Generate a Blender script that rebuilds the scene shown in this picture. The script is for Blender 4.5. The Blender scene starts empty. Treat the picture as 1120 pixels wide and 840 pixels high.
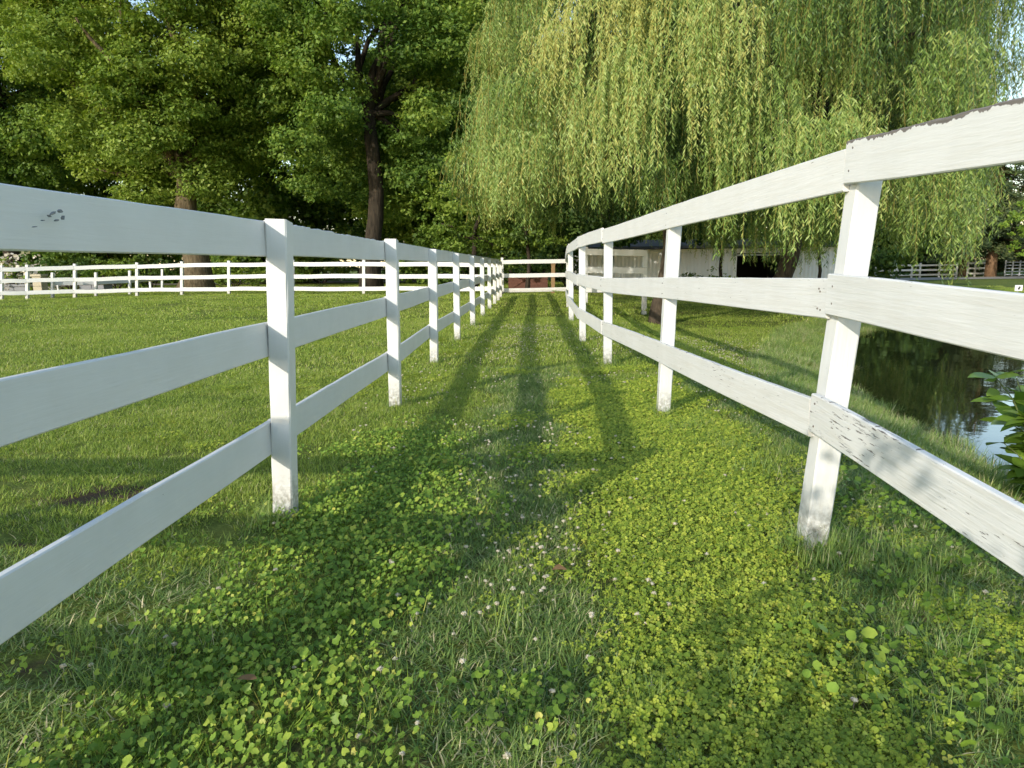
import bpy, math, random
import numpy as np
from mathutils import Vector, Matrix

RNG = np.random.default_rng(7)
random.seed(7)
R = math.radians
scene = bpy.context.scene
COL = scene.collection

# ------------------------------------------------------------------ camera
W0, H0, F0 = 1120.0, 840.0, 750.0
CH = 1.12
YAW, PITCH, ROLL = R(-1.15), R(9.83), R(0.8)
fwd = Vector((math.sin(YAW) * math.cos(PITCH), math.cos(YAW) * math.cos(PITCH), -math.sin(PITCH)))
rt0 = Vector((math.cos(YAW), -math.sin(YAW), 0))
up0 = rt0.cross(fwd)
rt = rt0 * math.cos(ROLL) - up0 * math.sin(ROLL)
upv = rt.cross(fwd)
EYE = Vector((0, 0, CH))
cam_d = bpy.data.cameras.new('camera')
cam = bpy.data.objects.new('camera', cam_d)
COL.objects.link(cam)
m = Matrix((rt, upv, -fwd)).transposed().to_4x4()
m.translation = EYE
cam.matrix_world = m
cam_d.sensor_fit = 'HORIZONTAL'
cam_d.angle = 2 * math.atan(W0 / 2 / F0)
cam_d.clip_start = 0.05
cam_d.clip_end = 3000
scene.camera = cam


def ray(px, py):
    return (fwd + rt * ((px - W0 / 2) / F0) + upv * ((H0 / 2 - py) / F0))


def ground_pt(px, py, z=0.0):
    d = ray(px, py)
    return EYE + d * ((z - CH) / d.z)


def at_y(px, py, Y):
    d = ray(px, py)
    return EYE + d * (Y / d.y)


# ------------------------------------------------------------------ helpers
def tag(o, label=None, cat=None, group=None, kind=None):
    for k, v in (('label', label), ('category', cat), ('group', group), ('kind', kind)):
        if v:
            o[k] = v
    return o


def empty(name, loc, label, cat, group=None):
    o = bpy.data.objects.new(name, None)
    o.empty_display_size = 0.1
    COL.objects.link(o)
    o.location = loc
    return tag(o, label, cat, group)


class MB:
    """collects points and faces in world space, links them as one mesh"""

    def __init__(s):
        s.v, s.f, s.rco, s.n = [], [], [], 0

    def add(s, v, f, rco=None):
        v = np.asarray(v, float).reshape(-1, 3)
        s.v.append(v)
        s.rco.append(v.copy() if rco is None else np.asarray(rco, float))
        s.f += [tuple(i + s.n for i in q) for q in f]
        s.n += len(v)

    def box(s, lo, hi):
        x0, y0, z0 = lo
        x1, y1, z1 = hi
        v = [(x0, y0, z0), (x1, y0, z0), (x1, y1, z0), (x0, y1, z0), (x0, y0, z1), (x1, y0, z1), (x1, y1, z1), (x0, y1, z1)]
        s.add(v, [(0, 3, 2, 1), (4, 5, 6, 7), (0, 1, 5, 4), (1, 2, 6, 5), (2, 3, 7, 6), (3, 0, 4, 7)])

    def tube(s, pts, radii, sides=8, wob=0.0, rng=None):
        pts = [Vector(p) for p in pts]
        n = len(pts)
        vs = []
        for i, p in enumerate(pts):
            t = (pts[min(i + 1, n - 1)] - pts[max(i - 1, 0)]).normalized()
            a = Vector((1, 0, 0)) if abs(t.x) < .8 else Vector((0, 1, 0))
            u = t.cross(a).normalized()
            w = t.cross(u)
            for k in range(sides):
                th = 2 * math.pi * k / sides
                r = radii[i] * (1 + (wob * (rng.random() - .5) if rng is not None else 0))
                vs.append(p + u * (r * math.cos(th)) + w * (r * math.sin(th)))
        fs = []
        for i in range(n - 1):
            for k in range(sides):
                a, b = i * sides + k, i * sides + (k + 1) % sides
                fs.append((a, a + sides, b + sides, b))
        fs.append(tuple(range(sides)))
        fs.append(tuple(reversed(range((n - 1) * sides, n * sides))))
        s.add(vs, fs)

    def build(s, name, mat, parent=None, smooth=False, wear=None, bevel=0, edge=None):
        me = bpy.data.meshes.new(name)
        V = np.concatenate(s.v)
        off = np.zeros(3)
        if parent is not None:
            off = np.array(parent.location)
            if parent.parent is not None:
                off = off + np.array(parent.parent.location)
        me.from_pydata((V - off).tolist(), [], s.f)
        a = me.attributes.new('rco', 'FLOAT_VECTOR', 'POINT')
        a.data.foreach_set('vector', np.concatenate(s.rco).astype(np.float32).ravel())
        if wear is not None:
            b = me.attributes.new('wear', 'FLOAT', 'POINT')
            b.data.foreach_set('value', np.full(len(V), wear, np.float32))
        if edge is not None:
            b = me.attributes.new('edge', 'FLOAT', 'POINT')
            b.data.foreach_set('value', np.full(len(V), edge, np.float32))
        me.materials.append(mat)
        if smooth:
            me.polygons.foreach_set('use_smooth', [True] * len(me.polygons))
        o = bpy.data.objects.new(name, me)
        COL.objects.link(o)
        if parent is not None:
            o.parent = parent
        if bevel:
            md = o.modifiers.new('bevel', 'BEVEL')
            md.width = bevel
            md.segments = 1
        return o


def quads_mesh(name, V, nper, mat, tint=None, smooth=False):
    """V: (N*nper,3) verts, each consecutive nper is one polygon"""
    me = bpy.data.meshes.new(name)
    nv = len(V)
    nf = nv // nper
    me.vertices.add(nv)
    me.vertices.foreach_set('co', V.astype(np.float32).ravel())
    me.loops.add(nv)
    me.loops.foreach_set('vertex_index', np.arange(nv, dtype=np.int32))
    me.polygons.add(nf)
    me.polygons.foreach_set('loop_start', np.arange(0, nv, nper, dtype=np.int32))
    me.polygons.foreach_set('loop_total', np.full(nf, nper, dtype=np.int32))
    if tint is not None:
        a = me.attributes.new('tint', 'FLOAT', 'POINT')
        a.data.foreach_set('value', np.repeat(tint, nper).astype(np.float32))
    me.update(calc_edges=True)
    me.materials.append(mat)
    return me


def idx_mesh(name, V, F, mat, tint=None):
    """V (n,3); F list of int arrays all same length"""
    F = np.asarray(F, np.int32)
    nf, k = F.shape
    me = bpy.data.meshes.new(name)
    me.vertices.add(len(V))
    me.vertices.foreach_set('co', np.asarray(V, np.float32).ravel())
    me.loops.add(nf * k)
    me.loops.foreach_set('vertex_index', F.ravel())
    me.polygons.add(nf)
    me.polygons.foreach_set('loop_start', np.arange(0, nf * k, k, dtype=np.int32))
    me.polygons.foreach_set('loop_total', np.full(nf, k, dtype=np.int32))
    if tint is not None:
        a = me.attributes.new('tint', 'FLOAT', 'POINT')
        a.data.foreach_set('value', np.asarray(tint, np.float32))
    me.update(calc_edges=True)
    me.materials.append(mat)
    return me


def unit(a):
    return a / np.maximum(np.linalg.norm(a, axis=-1, keepdims=True), 1e-9)


# ------------------------------------------------------------------ materials
class NT:
    def __init__(s, name):
        s.mat = bpy.data.materials.new(name)
        s.mat.use_nodes = True
        s.t = s.mat.node_tree
        s.t.nodes.clear()
        s.out = s.n('ShaderNodeOutputMaterial')

    def n(s, typ, **kw):
        nd = s.t.nodes.new(typ)
        for k, v in kw.items():
            setattr(nd, k, v)
        return nd

    def l(s, a, b):
        s.t.links.new(a, b)

    def noise(s, vec, scale, detail=3, rough=.55, dist=0):
        nd = s.n('ShaderNodeTexNoise')
        nd.inputs['Scale'].default_value = scale
        nd.inputs['Detail'].default_value = detail
        nd.inputs['Roughness'].default_value = rough
        nd.inputs['Distortion'].default_value = dist
        if vec is not None:
            s.l(vec, nd.inputs['Vector'])
        return nd.outputs['Fac']

    def ramp(s, fac, stops, interp='LINEAR'):
        nd = s.n('ShaderNodeValToRGB')
        cr = nd.color_ramp
        cr.interpolation = interp
        while len(cr.elements) < len(stops):
            cr.elements.new(.5)
        for e, (p, c) in zip(cr.elements, stops):
            e.position = p
            e.color = (c, c, c, 1) if isinstance(c, (int, float)) else (*c, 1)
        s.l(fac, nd.inputs['Fac'])
        return nd.outputs['Color']

    def math(s, op, a, b=None, c=None):
        nd = s.n('ShaderNodeMath', operation=op)
        for i, x in enumerate((a, b, c)):
            if x is None:
                continue
            if isinstance(x, (int, float)):
                nd.inputs[i].default_value = x
            else:
                s.l(x, nd.inputs[i])
        return nd.outputs[0]

    def mix(s, fac, a, b, blend='MIX'):
        nd = s.n('ShaderNodeMix', data_type='RGBA', blend_type=blend)
        for sock, x in ((nd.inputs[0], fac), (nd.inputs[6], a), (nd.inputs[7], b)):
            if isinstance(x, (int, float)):
                sock.default_value = x
            elif isinstance(x, tuple):
                sock.default_value = (*x, 1)
            else:
                s.l(x, sock)
        return nd.outputs[2]

    def scalevec(s, vec, sc):
        nd = s.n('ShaderNodeVectorMath', operation='MULTIPLY')
        s.l(vec, nd.inputs[0])
        nd.inputs[1].default_value = sc
        return nd.outputs[0]

    def bump(s, h, strength=.3, dist=.01):
        nd = s.n('ShaderNodeBump')
        nd.inputs['Strength'].default_value = strength
        nd.inputs['Distance'].default_value = dist
        s.l(h, nd.inputs['Height'])
        return nd.outputs['Normal']

    def attr(s, name):
        return s.n('ShaderNodeAttribute', attribute_name=name)

    def pos(s):
        return s.n('ShaderNodeNewGeometry').outputs['Position']

    def principled(s, color, rough=.6, normal=None, spec=.3, **kw):
        b = s.n('ShaderNodeBsdfPrincipled')
        for sock, x in (('Base Color', color), ('Roughness', rough)):
            if isinstance(x, tuple):
                b.inputs[sock].default_value = (*x, 1)
            elif isinstance(x, (int, float)):
                b.inputs[sock].default_value = x
            else:
                s.l(x, b.inputs[sock])
        b.inputs['Specular IOR Level'].default_value = spec
        if normal is not None:
            s.l(normal, b.inputs['Normal'])
        s.l(b.outputs[0], s.out.inputs['Surface'])
        return b


def leaf_material(name, stops, trans=.35, rough=.5, spec=.25, inst=.0, trans_col=(1.0, 1.0, .55)):
    """leaf colour from the per-leaf 'tint' attribute; part of the light comes through"""
    k = NT(name)
    t = k.attr('tint').outputs['Fac']
    if inst:
        oi = k.n('ShaderNodeObjectInfo')
        t = k.math('ADD', t, k.math('MULTIPLY', k.math('SUBTRACT', oi.outputs['Random'], .5), inst))
    c = k.ramp(t, stops)
    b = k.principled(c, rough, spec=spec)
    tr = k.n('ShaderNodeBsdfTranslucent')
    tc = k.mix(1.0, c, trans_col, 'MULTIPLY')
    k.l(tc, tr.inputs['Color'])
    mx = k.n('ShaderNodeMixShader')
    mx.inputs[0].default_value = trans
    k.l(b.outputs[0], mx.inputs[1])
    k.l(tr.outputs[0], mx.inputs[2])
    k.l(mx.outputs[0], k.out.inputs['Surface'])
    return k.mat


def paint_material():
    k = NT('weathered_white_paint')
    rco = k.attr('rco').outputs['Vector']
    wear = k.attr('wear').outputs['Fac']
    # grain streaks along the board
    g1 = k.noise(k.scalevec(rco, (3, 60, 60)), 1, 4, .6)
    g2 = k.noise(k.scalevec(rco, (14, 160, 160)), 1, 2, .5)
    blot = k.noise(rco, 5, 4, .6)
    cluster = k.noise(k.scalevec(rco, (2.2, 6, 6)), 1, 2, .5)
    fl = k.noise(k.scalevec(rco, (15, 170, 170)), 1, 4, .62, .5)
    dot = k.noise(k.scalevec(rco, (38, 60, 60)), 1, 1.5, .5, .4)
    # flakes: only where the cluster noise allows and the wear is high
    thr = k.math('SUBTRACT', .93, k.math('MULTIPLY', wear, k.math('MULTIPLY_ADD', cluster, .46, .035)))
    flake = k.math('MULTIPLY', k.math('GREATER_THAN', fl, thr), 1.0)
    dots = k.math('GREATER_THAN', dot, k.math('SUBTRACT', .835, k.math('MULTIPLY', wear, .05)))
    # peeled top edge
    sep = k.n('ShaderNodeSeparateXYZ')
    k.l(rco, sep.inputs[0])
    edge_n = k.noise(k.scalevec(rco, (22, 8, 8)), 1, 4, .7)
    edge = k.math('GREATER_THAN', k.math('ADD', sep.outputs['Z'], k.math('MULTIPLY', k.math('SUBTRACT', edge_n, .5), .05)),
                  k.math('SUBTRACT', .0895, k.math('MULTIPLY', k.attr('edge').outputs['Fac'], .0165)))
    chip = k.math('MINIMUM', k.math('ADD', k.math('ADD', flake, dots), edge), 1.0)
    white = k.mix(k.ramp(blot, [(.35, 0.0), (.75, 1.0)]), (.70, .695, .675), (.645, .64, .615))
    white = k.mix(k.math('MULTIPLY', k.ramp(g1, [(.45, 0.0), (.7, 1.0)]), k.math('MULTIPLY_ADD', wear, .75, -.05)), white, (.60, .58, .53))
    wood = k.mix(g2, (.085, .075, .068), (.24, .215, .195))
    # soil splash near the ground (a stain that belongs to the wood)
    sp = k.n('ShaderNodeSeparateXYZ')
    k.l(k.pos(), sp.inputs[0])
    soil = k.math('SUBTRACT', .22, sp.outputs['Z'])
    soil = k.math('MULTIPLY', k.ramp(k.math('MULTIPLY', soil, 7), [(.0, 0.0), (1, 1.0)]), k.ramp(k.noise(rco, 45, 4, .7), [(.36, 0.0), (.64, 1.0)]))
    col = k.mix(chip, white, wood)
    col = k.mix(k.math('MULTIPLY', soil, .75), col, (.16, .14, .09))
    h = k.math('ADD', k.math('MULTIPLY', g1, .5), k.math('ADD', k.math('MULTIPLY', g2, .25), k.math('MULTIPLY', chip, -.8)))
    nb = k.bump(h, .6, .006)
    bn = nb.node
    k.l(k.math('MULTIPLY_ADD', wear, .75, .08), bn.inputs['Strength'])
    k.principled(col, k.math('MULTIPLY_ADD', chip, .35, .45), nb, .35)
    return k.mat


def bark_material(name, dark, light, scale=9):
    k = NT(name)
    p = k.pos()
    a = k.noise(k.scalevec(p, (scale, scale, scale * .22)), 1, 5, .65, .4)
    b = k.noise(p, .9, 3, .5)
    c = k.mix(k.ramp(a, [(.32, 0.0), (.68, 1.0)]), dark, light)
    c = k.mix(k.math('MULTIPLY', b, .5), c, tuple(x * .6 for x in light))
    k.principled(c, .9, k.bump(a, .8, .06), .1)
    return k.mat


def flat_material(name, col, rough=.7, var=.15, scale=8, spec=.25, bump=.1):
    k = NT(name)
    n = k.noise(k.pos(), scale, 4, .6)
    c = k.mix(n, tuple(x * (1 - var) for x in col), tuple(min(1, x * (1 + var)) for x in col))
    k.principled(c, rough, k.bump(n, bump, .01), spec)
    return k.mat


def ground_material():
    k = NT('lawn_soil_and_turf')
    p = k.pos()
    fine = k.noise(p, 55, 5, .7)
    mid = k.noise(p, 3.2, 4, .6)
    big = k.noise(p, .35, 4, .6)
    grass = k.ramp(fine, [(.30, (.030, .036, .012)), (.52, (.12, .155, .034)), (.74, (.27, .32, .085))])
    yel = k.mix(k.ramp(mid, [(.42, 0.0), (.7, 1.0)]), grass, (.20, .215, .045))
    yel = k.mix(k.math('MULTIPLY', k.ramp(big, [(.42, 0.0), (.62, 1.0)]), .4), yel, (.085, .135, .024))
    soil_gap_a = k.attr('bare').outputs['Fac']  # real bare soil and the painted dark gaps between leaves
    soil_gap_mask = k.ramp(k.math('ADD', soil_gap_a, k.math('MULTIPLY', k.math('SUBTRACT', k.noise(p, 12, 4, .65), .5), .8)), [(.4, 0.0), (.62, 1.0)])
    soil = k.mix(fine, (.045, .030, .020), (.14, .10, .065))
    k.principled(k.mix(soil_gap_mask, yel, soil), .95, k.bump(fine, .7, .03), .08)
    return k.mat


def gravel_material():
    k = NT('pale_gravel')
    p = k.pos()
    n = k.noise(p, 30, 5, .7)
    b = k.noise(p, .8, 3, .5)
    k.principled(k.mix(b, k.mix(n, (.22, .20, .17), (.42, .39, .34)), (.33, .29, .24)), .95, k.bump(n, .5, .02), .1)
    return k.mat


def water_material():
    k = NT('pond_water_surface')
    p = k.pos()
    n1 = k.noise(k.scalevec(p, (1.0, 1.0, 1)), 2.2, 3, .5)
    n2 = k.noise(p, 9, 2, .5)
    h = k.math('ADD', n1, k.math('MULTIPLY', n2, .18))
    nb = k.bump(h, .06, .03)
    k.principled((.012, .014, .006), .03, nb, .5)
    return k.mat


def corrugated_material():
    k = NT('white_ribbed_metal')
    p = k.pos()
    w = k.n('ShaderNodeTexWave', wave_type='BANDS', bands_direction='X')
    w.inputs['Scale'].default_value = 1.6
    k.l(p, w.inputs['Vector'])
    n = k.noise(p, 1.5, 3, .6)
    k.principled(k.mix(n, (.66, .67, .68), (.76, .76, .75)), .5, k.bump(w.outputs['Fac'], .6, .03), .4)
    return k.mat


M = {}
M['paint'] = paint_material()
M['bark'] = bark_material('grey_brown_bark', (.013, .011, .009), (.070, .056, .040))
M['bark_tan'] = bark_material('tan_bark', (.04, .029, .016), (.20, .155, .095))
M['bark_willow'] = bark_material('willow_bark', (.02, .016, .012), (.13, .10, .07), 12)
M['bark_pine'] = bark_material('pine_bark', (.09, .05, .03), (.30, .19, .11), 12)
M['ground'] = ground_material()
M['gravel'] = gravel_material()
M['water'] = water_material()
M['metal_white'] = corrugated_material()
M['roof'] = flat_material('grey_metal_roof', (.10, .10, .105), .6)
M['dark'] = flat_material('bay_shade_black', (.025, .022, .02), .9)  # near-black colour used as painted shade in the barn bay
M['red'] = flat_material('red_brown_boards', (.13, .06, .042), .8, .3, 14)
M['brownwood'] = flat_material('brown_wood', (.25, .16, .08), .85, .3, 20)
M['stone_grey'] = flat_material('grey_stone', (.24, .24, .25), .9, .3, 18)
M['stone_beige'] = flat_material('beige_stone', (.46, .40, .29), .9, .3, 18)
M['white'] = flat_material('white_plastic', (.8, .8, .78), .5, .05)
M['black'] = flat_material('black_mark', (.02, .02, .02), .6, .1)
M['stemgreen'] = flat_material('green_stem', (.10, .13, .04), .6)
M['scuff'] = flat_material('grey_scuff', (.23, .235, .24), .7)
M['galv'] = flat_material('galvanised_steel', (.42, .44, .46), .45, .1)
M['pane'] = NT('dark_window_pane')
M['pane'].principled((.02, .025, .03), .1, None, .5)
M['pane'] = M['pane'].mat

M['leaf_light'] = leaf_material('sunny_green_leaf', [(0, (.095, .165, .024)), (.5, (.205, .30, .045)), (1, (.34, .42, .075))], .42)
M['leaf_mid'] = leaf_material('mid_green_leaf', [(0, (.078, .15, .028)), (.5, (.17, .275, .048)), (1, (.30, .395, .07))], .46)
M['leaf_dark'] = leaf_material('dark_green_leaf', [(0, (.042, .085, .022)), (.5, (.088, .155, .034)), (1, (.165, .235, .05))], .4)
M['leaf_willow'] = leaf_material('willow_leaf', [(0, (.055, .105, .025)), (.4, (.155, .245, .05)), (.62, (.27, .365, .085)), (.88, (.40, .47, .15)), (1, (.48, .44, .11))], .30, .45, .35)
M['needle'] = leaf_material('pine_needle', [(0, (.030, .055, .018)), (.5, (.075, .105, .032)), (1, (.17, .18, .06))], .15)
M['leaf_shrub'] = leaf_material('shrub_leaf', [(0, (.085, .165, .022)), (.5, (.19, .31, .04)), (1, (.32, .43, .07))], .38, .42, .35)
M['petal'] = leaf_material('cream_petal', [(0, (.60, .52, .42)), (1, (.80, .74, .66))], .3)
M['grass'] = leaf_material('grass_blade', [(0, (.125, .20, .034)), (.35, (.26, .365, .056)), (.7, (.41, .48, .085)), (.93, (.50, .53, .15)), (1, (.62, .54, .32))], .34, .45, .3, .35)
M['grass_deep'] = leaf_material('deep_grass_blade', [(0, (.085, .165, .042)), (.4, (.19, .30, .07)), (.8, (.34, .43, .11)), (1, (.60, .53, .32))], .33, .42, .35, .3)
M['ivy'] = leaf_material('creeping_leaf', [(0, (.105, .20, .026)), (.5, (.245, .375, .05)), (.85, (.42, .51, .075)), (1, (.54, .51, .10))], .35, .45, .3, .3)
M['clover'] = leaf_material('clover_leaf', [(0, (.14, .22, .025)), (.5, (.32, .405, .045)), (.9, (.48, .52, .07)), (1, (.56, .52, .10))], .33, .45, .3, .3)
M['floret'] = leaf_material('clover_floret', [(0, (.45, .35, .25)), (.4, (.64, .58, .45)), (1, (.74, .72, .62))], .25, .7, .1)
M['dead_leaf'] = leaf_material('dry_leaf', [(0, (.20, .11, .05)), (1, (.36, .22, .11))], .2, .8, .1)

# ------------------------------------------------------------------ terrain
POND = np.array([(3.55, 4.3), (3.62, 5.6), (3.72, 7.0), (4.1, 8.8), (5.2, 11.5), (6.6, 14.2), (8.6, 16.6), (12, 17.8), (17, 17.6), (21, 14), (22, 9), (19, 4.5),
                 (13, 2.2), (8, 2.0), (5, 2.7)])
WZ = -0.42


def pond_sd(x, y):
    """signed distance to the pond outline, negative inside"""
    x = np.asarray(x, float)
    y = np.asarray(y, float)
    d = np.full(x.shape, 1e9)
    ins = np.zeros(x.shape, bool)
    n = len(POND)
    for i in range(n):
        ax, ay = POND[i]
        bx, by = POND[(i + 1) % n]
        ex, ey = bx - ax, by - ay
        t = np.clip(((x - ax) * ex + (y - ay) * ey) / (ex * ex + ey * ey), 0, 1)
        d = np.minimum(d, np.hypot(x - ax - t * ex, y - ay - t * ey))
        c = ((ay > y) != (by > y))
        xi = ax + (y - ay) * ex / (ey if abs(ey) > 1e-9 else 1e-9)
        ins ^= c & (x < xi)
    return np.where(ins, -d, d)


def sstep(a, b, t):
    u = np.clip((t - a) / (b - a), 0, 1)
    return u * u * (3 - 2 * u)


def terrain(x, y):
    x = np.asarray(x, float)
    y = np.asarray(y, float)
    z = -0.30 * sstep(1.55, 3.4, x) - .12 * sstep(22, 50, y) * sstep(8, 20, x)
    z = z + .012 * np.sin(1.7 * x + 1.1 * y) * np.sin(.9 * y - .6 * x + 1) + .03 * np.sin(.22 * x + .3) * np.sin(.17 * y) * sstep(5, 12, y)
    sd = pond_sd(x, y)
    sd = sd + .09 * np.sin(5.1 * x + 2.3 * y) * np.sin(3.7 * y - 1.9 * x) + .04 * np.sin(13 * x - 7 * y)
    z = np.where(sd < .9, z + (WZ - .02 - z) * sstep(.9, 0, sd), z)
    z = np.where(sd < 0, WZ - .02 - .55 * sstep(0, -1.6, sd), z)
    return z


def tz(x, y):
    return float(terrain(np.array([x]), np.array([y]))[0])


BARE = [(ground_pt(112, 542), .34, .20, 1.0), (ground_pt(20, 600), .25, .10, .6), (ground_pt(868, 590), .13, .10, .9), (ground_pt(300, 572), .14, .08, .6),
        (ground_pt(40, 735), .28, .22, .55), (ground_pt(820, 372), .5, .35, .6), (ground_pt(885, 378), .5, .3, .8), (ground_pt(330, 540), .14, .1, .45),
        (ground_pt(250, 560), .2, .12, .5)]


def bare(x, y):
    b = np.zeros(np.shape(x))
    for c, rx, ry, s in BARE:
        b = np.maximum(b, s * np.exp(-(((x - c.x) / rx) ** 2 + ((y - c.y) / ry) ** 2)))
    return b


def graded(lo, a, b, hi, step, grow):
    mid = list(np.arange(a, b + 1e-6, step))
    out = []
    s, v = step, a
    while v > lo:
        s *= grow
        v -= s
        out.append(v)
    left = out[::-1]
    out = []
    s, v = step, mid[-1]
    while v < hi:
        s *= grow
        v += s
        out.append(v)
    return np.array(left + mid + out)


xs = graded(-900, -4, 9, 900, .11, 1.13)
ys = graded(-300, 0, 18, 1500, .11, 1.13)
GX, GY = np.meshgrid(xs, ys)
GZ = terrain(GX, GY)
V = np.stack([GX.ravel(), GY.ravel(), GZ.ravel()], 1)
nx, ny = len(xs), len(ys)
ii = (np.arange(ny - 1)[:, None] * nx + np.arange(nx - 1)[None]).ravel()
Fq = np.stack([ii, ii + 1, ii + nx + 1, ii + nx], 1)
me = idx_mesh('ground', V, Fq, M['ground'])
a = me.attributes.new('bare', 'FLOAT', 'POINT')
a.data.foreach_set('value', np.maximum(bare(V[:, 0], V[:, 1]), .42 * (V[:, 0] > -1.1) * (V[:, 0] < 1.3) * (V[:, 1] > .5) * (V[:, 1] < 5)).astype(np.float32))  # bare patches, plus soil tone painting dark gaps under the near corridor leaves
me.polygons.foreach_set('use_smooth', [True] * len(me.polygons))
g = bpy.data.objects.new('ground', me)
COL.objects.link(g)
tag(g, kind='structure')

# pond water sheet
c = POND.mean(0)
P = np.array([c + (p - c) * (1 + .5 / np.linalg.norm(p - c)) for p in POND])
mb = MB()
mb.add([(p[0], p[1], WZ) for p in P], [tuple(range(len(P)))])
tag(mb.build('pond_water', M['water']), kind='structure')


# gravel drive: one long sheet following the terrain
def strip_sheet(name, pts, width, lift, mat):
    vs, fs = [], []
    for i, (x, y) in enumerate(pts):
        x0, y0 = pts[max(i - 1, 0)]
        x1, y1 = pts[min(i + 1, len(pts) - 1)]
        d = np.array([x1 - x0, y1 - y0])
        d /= np.linalg.norm(d)
        n = np.array([-d[1], d[0]])
        for k in range(5):
            q = np.array([x, y]) + n * width * (k / 4 - .5)
            vs.append((q[0], q[1], tz(*q) + lift))
    for i in range(len(pts) - 1):
        for k in range(4):
            a_ = i * 5 + k
            fs.append((a_, a_ + 5, a_ + 6, a_ + 1))
    b_ = MB()
    b_.add(vs, fs)
    return tag(b_.build(name, mat), kind='structure')


strip_sheet('driveway', [(x, 56 + .0009 * (x - 20) ** 2) for x in np.arange(8, 90, 2.0)], 7.5, .03, M['gravel'])
strip_sheet('lane', [(x, 54 + .02 * (x + 10)) for x in np.arange(-60, 0, 2.0)], 5, .03, M['gravel'])

# ------------------------------------------------------------------ fences
def board(name, p0, p1, hgt, thk, parent, wear=.3, seed=0, rag=0.0, warp=.004, mat=None, edge=.2, nails=()):
    """a sawn board from p0 to p1 (centre line) standing on edge, chamfered, slightly uneven"""
    rg = np.random.default_rng(seed + 1000)
    p0, p1 = Vector(p0), Vector(p1)
    L = (p1 - p0).length
    t = (p1 - p0) / L
    up = Vector((0, 0, 1))
    nrm = t.cross(up).normalized()
    upp = nrm.cross(t).normalized()
    n = max(3, min(int(L / .025) if rag else int(L / .12), 200))
    ch = .004
    prof = [(-thk / 2 + ch, -hgt / 2), (thk / 2 - ch, -hgt / 2), (thk / 2, -hgt / 2 + ch), (thk / 2, hgt / 2 - ch),
            (thk / 2 - ch, hgt / 2), (-thk / 2 + ch, hgt / 2), (-thk / 2, hgt / 2 - ch), (-thk / 2, -hgt / 2 + ch)]
    ph = rg.random(4) * 6.28
    vs, rc = [], []
    ox = rg.random() * 50
    low = 0
    for i in range(n + 1):
        s = i / n
        dz = warp * (math.sin(3.1 * s + ph[0]) + .4 * math.sin(9 * s + ph[1]))
        dn = warp * .8 * math.sin(4 * s + ph[2])
        low = .75 * low + .25 * rg.normal()
        rg_top = -abs(low) * rag * 1.6 if rag else .0006 * rg.normal()
        for (u, v) in prof:
            vv = v + (rg_top if v > hgt / 2 - ch * 1.5 else 0)
            q = p0 + t * (L * s) + nrm * (u + dn) + upp * (vv + dz)
            vs.append(q)
            rc.append((ox + L * s, u + ox * .37, v))
    fs = []
    for i in range(n):
        for k in range(8):
            a_, b_ = i * 8 + k, i * 8 + (k + 1) % 8
            fs.append((a_, a_ + 8, b_ + 8, b_))
    fs.append(tuple(range(8)))
    fs.append(tuple(reversed(range(n * 8, n * 8 + 8))))
    b = MB()
    b.add(vs, fs, rc)
    for s_ in nails:
        for v_ in (-hgt * .24, hgt * .27):
            for sg_ in (-1, 1):
                c_ = p0 + t * (s_ + rg.normal() * .006) + nrm * (sg_ * (thk / 2 + .0012)) + upp * (v_ + rg.normal() * .006)
                ring = [c_ + t * (.0042 * math.cos(k * 1.0472)) + upp * (.0042 * math.sin(k * 1.0472)) for k in range(6)]
                back = [q - nrm * (sg_ * .006) for q in ring]
                f6 = [tuple(range(6))] + [(k, 6 + k, 6 + (k + 1) % 6, (k + 1) % 6) for k in range(6)]
                b.add(ring + back, f6, [(ox + k * .01, 0, 1.0) for k in range(12)])
    return b.build(name, mat or M['paint'], parent, wear=wear, edge=edge)


def post(name, base, top, size, parent, wear=.3, seed=0, cap=0.0, sizey=None, mat=None, bury=.12):
    """square post, chamfered edges, slightly twisted; base and top are the centres of its ends"""
    rg = np.random.default_rng(seed + 2000)
    base, top = Vector(base), Vector(top)
    axis = top - base
    L = axis.length
    t = axis / L
    base = base - t * bury
    L += bury
    a = size / 2
    b2 = (sizey or size) / 2
    ch = min(.006, a * .2)
    prof = [(-a + ch, -b2), (a - ch, -b2), (a, -b2 + ch), (a, b2 - ch), (a - ch, b2), (-a + ch, b2), (-a, b2 - ch), (-a, -b2 + ch)]
    u = Vector((1, 0, 0))
    u = (u - t * u.dot(t)).normalized()
    w = t.cross(u)
    n = max(3, int(L / .12))
    vs, rc = [], []
    tw = rg.normal() * .02
    ox = rg.random() * 50
    for i in range(n + 1):
        s = i / n
        cz, sz = math.cos(tw * s), math.sin(tw * s)
        for (x, y) in prof:
            x2, y2 = x * cz - y * sz, x * sz + y * cz
            e = 0.0
            if i == n:
                e = cap * (y / b2) * .5
            q = base + t * (L * s + e) + u * (x2 + .0008 * rg.normal()) + w * (y2 + .0008 * rg.normal())
            vs.append(q)
            rc.append((ox + L * s, x + ox * .31, y * .6))
    fs = []
    for i in range(n):
        for k in range(8):
            a_, b_ = i * 8 + k, i * 8 + (k + 1) % 8
            fs.append((a_, b_, b_ + 8, a_ + 8))
    fs.append(tuple(reversed(range(8))))
    fs.append(tuple(range(n * 8, n * 8 + 8)))
    b = MB()
    b.add(vs, fs, rc)
    return b.build(name, mat or M['paint'], parent, wear=wear)


def flat(v, z=0):
    return Vector((v.x, v.y, z))


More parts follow.
